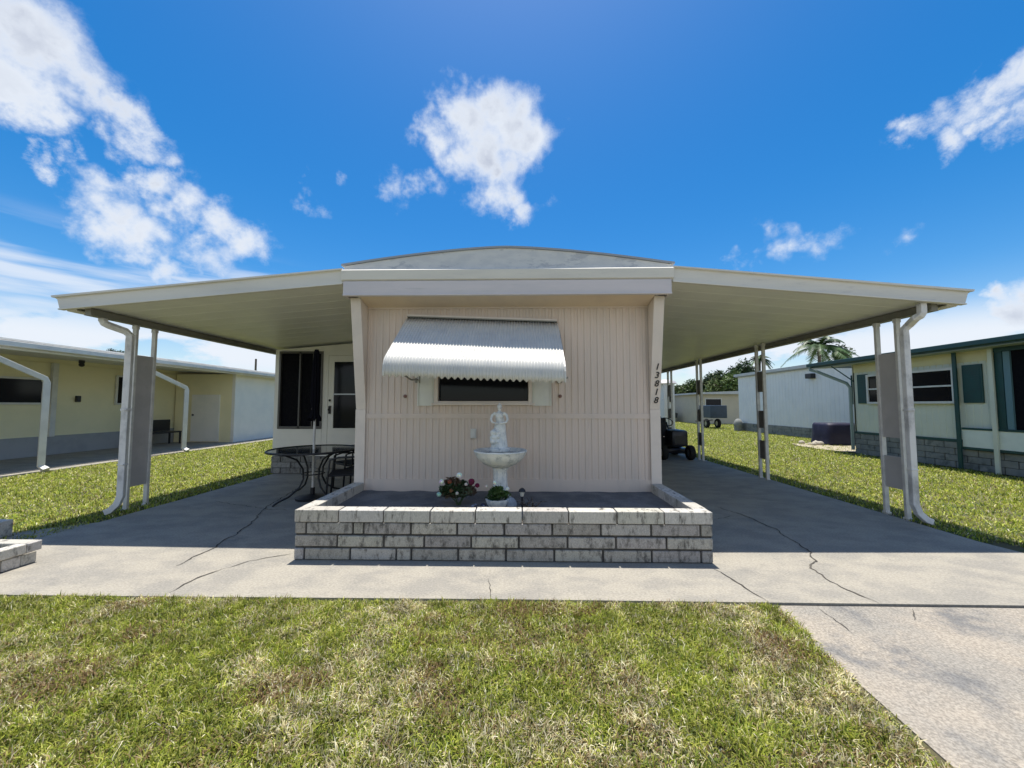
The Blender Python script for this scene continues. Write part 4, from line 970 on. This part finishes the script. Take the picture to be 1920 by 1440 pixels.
def palm(px, py, Y, r_, label, seed):
    p = at(px, py, Y=Y); t = thing('palm_tree', (p.x, Y, 0), label, 'palm tree', 'palms behind the white building')
    q = MB(); zt = p.z; q.tube([(p.x-.3,Y,-.05),(p.x-.1,Y,zt*.5),(p.x,Y,zt)], [.2,.15,.13], 10); q.build('trunk', bark, t, smooth='all')
    random.seed(seed); V = []; Fq = []; C = []
    for i in range(26):
        az = i*2.399+random.uniform(-.2,.2); el = random.uniform(-.15,1.15); Lf = r_*random.uniform(.85,1.1); pts = []
        for s_ in range(15):
            u = s_/14; h = u*Lf*math.cos(el); z = u*Lf*math.sin(el)-u*u*Lf*(.55+.25*math.cos(el))
            pts.append(Vector((p.x+h*math.cos(az), Y+h*math.sin(az), zt+z)))
        sd_ = Vector((-math.sin(az), math.cos(az), 0)); col = np.array((.045,.085,.022))*random.uniform(.6,1.5)
        for s_ in range(1, 14):
            for k_ in range(3):
                u = (s_+k_/3)/14; b = pts[s_].lerp(pts[s_+1], k_/3); tang = (pts[s_+1]-pts[s_]).normalized(); ll = r_*.26*math.sin(min(1, u*1.1+.12)*math.pi*.9)
                for e in (-1, 1):
                    tip = b+sd_*e*ll*.85+tang*ll*.45+Vector((0,0,-ll*random.uniform(.25,.6))); w_ = tang*.05
                    o_ = len(V); V += [b-w_, b+w_, tip]; Fq.append((o_, o_+1, o_+2)); C += [col]*3
    raw('frond', np.array([tuple(v) for v in V]), np.array(Fq), leafm, np.array(C), t).name = 'crown'
    return t
palm(1536, 652, 34, 3.1, 'tall palm showing above the mint house roof', 3)
palm(1424, 672, 44, 1.5, 'small palm half hidden by the carport post', 4)
# antenna
q = MB(); p = at(480,673,Y=30); q.tube([(p.x,30,0),(p.x,30,p.z)], [.12,.07], 8); tag(q.build('utility_pole', bark), 'thin utility pole above the left neighbour roof', 'utility pole')

# ------------------------------------------------------------------ lawns: real blades
def vnoise(x, y, seed, sc):
    g_ = np.random.default_rng(seed); T_ = g_.random((256, 256)); u = x*sc+1000; v = y*sc+1000
    i = np.floor(u).astype(int); j_ = np.floor(v).astype(int); fu = u-i; fv = v-j_; fu = fu*fu*(3-2*fu); fv = fv*fv*(3-2*fv)
    a = T_[i % 256, j_ % 256]; b = T_[(i+1) % 256, j_ % 256]; c_ = T_[i % 256, (j_+1) % 256]; d = T_[(i+1) % 256, (j_+1) % 256]
    return (a*(1-fu)+b*fu)*(1-fv)+(c_*(1-fu)+d*fu)*fv
def lawn(name, n_, xr, yr, test, hgt, wid, label, seed, fall=False, dryness=.5, gmul=1., brown=0.):
    g_ = np.random.default_rng(seed)
    x = g_.uniform(*xr, n_); 
    if fall:  # more blades near the camera
        u = g_.random(n_); y = yr[0]*(yr[1]/yr[0])**u
    else: y = g_.uniform(*yr, n_)
    k_ = test(x, y); x, y = x[k_], y[k_]; n_ = len(x)
    tuft = vnoise(x, y, seed+1, 9)*.6+vnoise(x, y, seed+2, 28)*.4
    dry = vnoise(x, y, seed+3, 1.3)*.32+vnoise(x, y, seed+4, 3.7)*.33+vnoise(x, y, seed+5, 11)*.35
    keep = g_.random(n_) < (.35+1.1*tuft); x, y, tuft, dry = x[keep], y[keep], tuft[keep], dry[keep]; n_ = len(x)
    scl = np.sqrt(np.maximum(y, 1.5)/1.5) if fall else np.ones(n_)
    h = hgt*g_.uniform(.5, 1.25, n_)*(.55+.9*tuft)*scl**.35; w_ = wid*g_.uniform(.6, 1.3, n_)*scl
    az = g_.uniform(0, 2*np.pi, n_); lean = np.abs(g_.normal(.95, .42, n_)); lean = np.clip(lean, 0, 1.5)
    dxy = np.stack([np.cos(az), np.sin(az)], 1); a2 = az+np.pi/2+g_.normal(0, .5, n_); sxy = np.stack([np.cos(a2), np.sin(a2)], 1)
    base = np.stack([x, y, np.full(n_, -.02)], 1)
    def pt(t, ang):
        o_ = np.zeros((n_, 3)); o_[:, :2] = dxy*(h*t*np.sin(ang))[:, None]; o_[:, 2] = h*t*np.cos(ang); return base+o_
    s3 = np.concatenate([sxy, np.zeros((n_, 1))], 1)*w_[:, None]/2
    m1 = pt(.55, lean*.6); tp = pt(1.0, lean)
    V = np.stack([base-s3, base+s3, m1+s3*.85, m1-s3*.85, tp], 1)
    idx = np.arange(n_)[:, None]*5
    Fc = np.concatenate([idx+np.array([0,1,2]), idx+np.array([0,2,3]), idx+np.array([3,2,4])], 0)
    # colours
    pal_g = np.array([(.235,.275,.03),(.32,.345,.05),(.15,.205,.025),(.37,.37,.085)]); pal_d = np.array([(.56,.50,.26),(.58,.52,.32),(.36,.27,.14),(.68,.63,.45)])
    isdry = g_.random(n_) < np.clip((dry-dryness)*2.4+.30, .10, .75)
    c_ = np.where(isdry[:, None], pal_d[g_.integers(0, 4, n_)], pal_g[g_.integers(0, 4, n_)])*g_.uniform(.7, 1.3, (n_, 1))
    c_ = np.where(isdry[:, None], c_, c_*gmul)*(.62+.76*vnoise(x, y, seed+9, 14))[:, None]*np.where(g_.random(n_) < .16, .5, 1.12)[:, None]
    br_ = (g_.random(n_) < np.clip((vnoise(x, y, seed+7, 2.7)*.5+vnoise(x, y, seed+8, 9)*.5-.5)*1.6+brown, 0, .6)*(brown > 0))
    c_ = np.where(br_[:, None], np.array((.27,.18,.085))*g_.uniform(.6, 1.3, (n_, 1)), c_)
    cc = np.repeat(c_[:, None, :], 5, 1); 
    return tag(raw(name, V.reshape(-1, 3), Fc, grassm, cc.reshape(-1, 3)), label, kind='stuff')
def edge(y): return 1.60+(AF-y)*-.06
lawn('grass', 420000, (-5.5, 1.76), (.75, AF-.02), lambda x, y: (x < 1.69-.055*np.maximum(0, AF-y)+.10*(vnoise(x*0+1, y, 5, 7)-.5)+.05*(rng.random(len(x))-.5)) & (np.abs(x) < 1.75*y+1.2) & ~((x < -4.08) & (y > 1.66)) & (y < AF-.02+.05*(vnoise(x, y*0, 8, 5)-.5)+.02*rng.random(len(x))), .046, .0052, 'short patchy green and straw lawn in front of the concrete', 100, gmul=1.0, brown=.0001, dryness=.55)
lawn('grass', 230000, (-12, SL-.03), (2.6, 30), lambda x, y: (x > -9.70) & (x < SL-.01) & ((y > 3.37) ) & (y < 30) & (x > -1.6*y-2), .045, .0060, 'strip of lawn between the left carport and the yellow house', 200, fall=True, dryness=.80, gmul=1.22)
lawn('grass', 420000, (SR+.03, 16), (1.2, 45), lambda x, y: (x > SR+.04) & ((x > 4.82) | (y > 3.9)) & (((x < RX-.05) & (y < 11.2)) | ((y >= 11.2) & (x < 11.85)) | (y > 21)) & (x < 1.6*y+2), .045, .0060, 'bright lawn between the right carport and the mint house', 300, fall=True, dryness=.82, gmul=1.22)
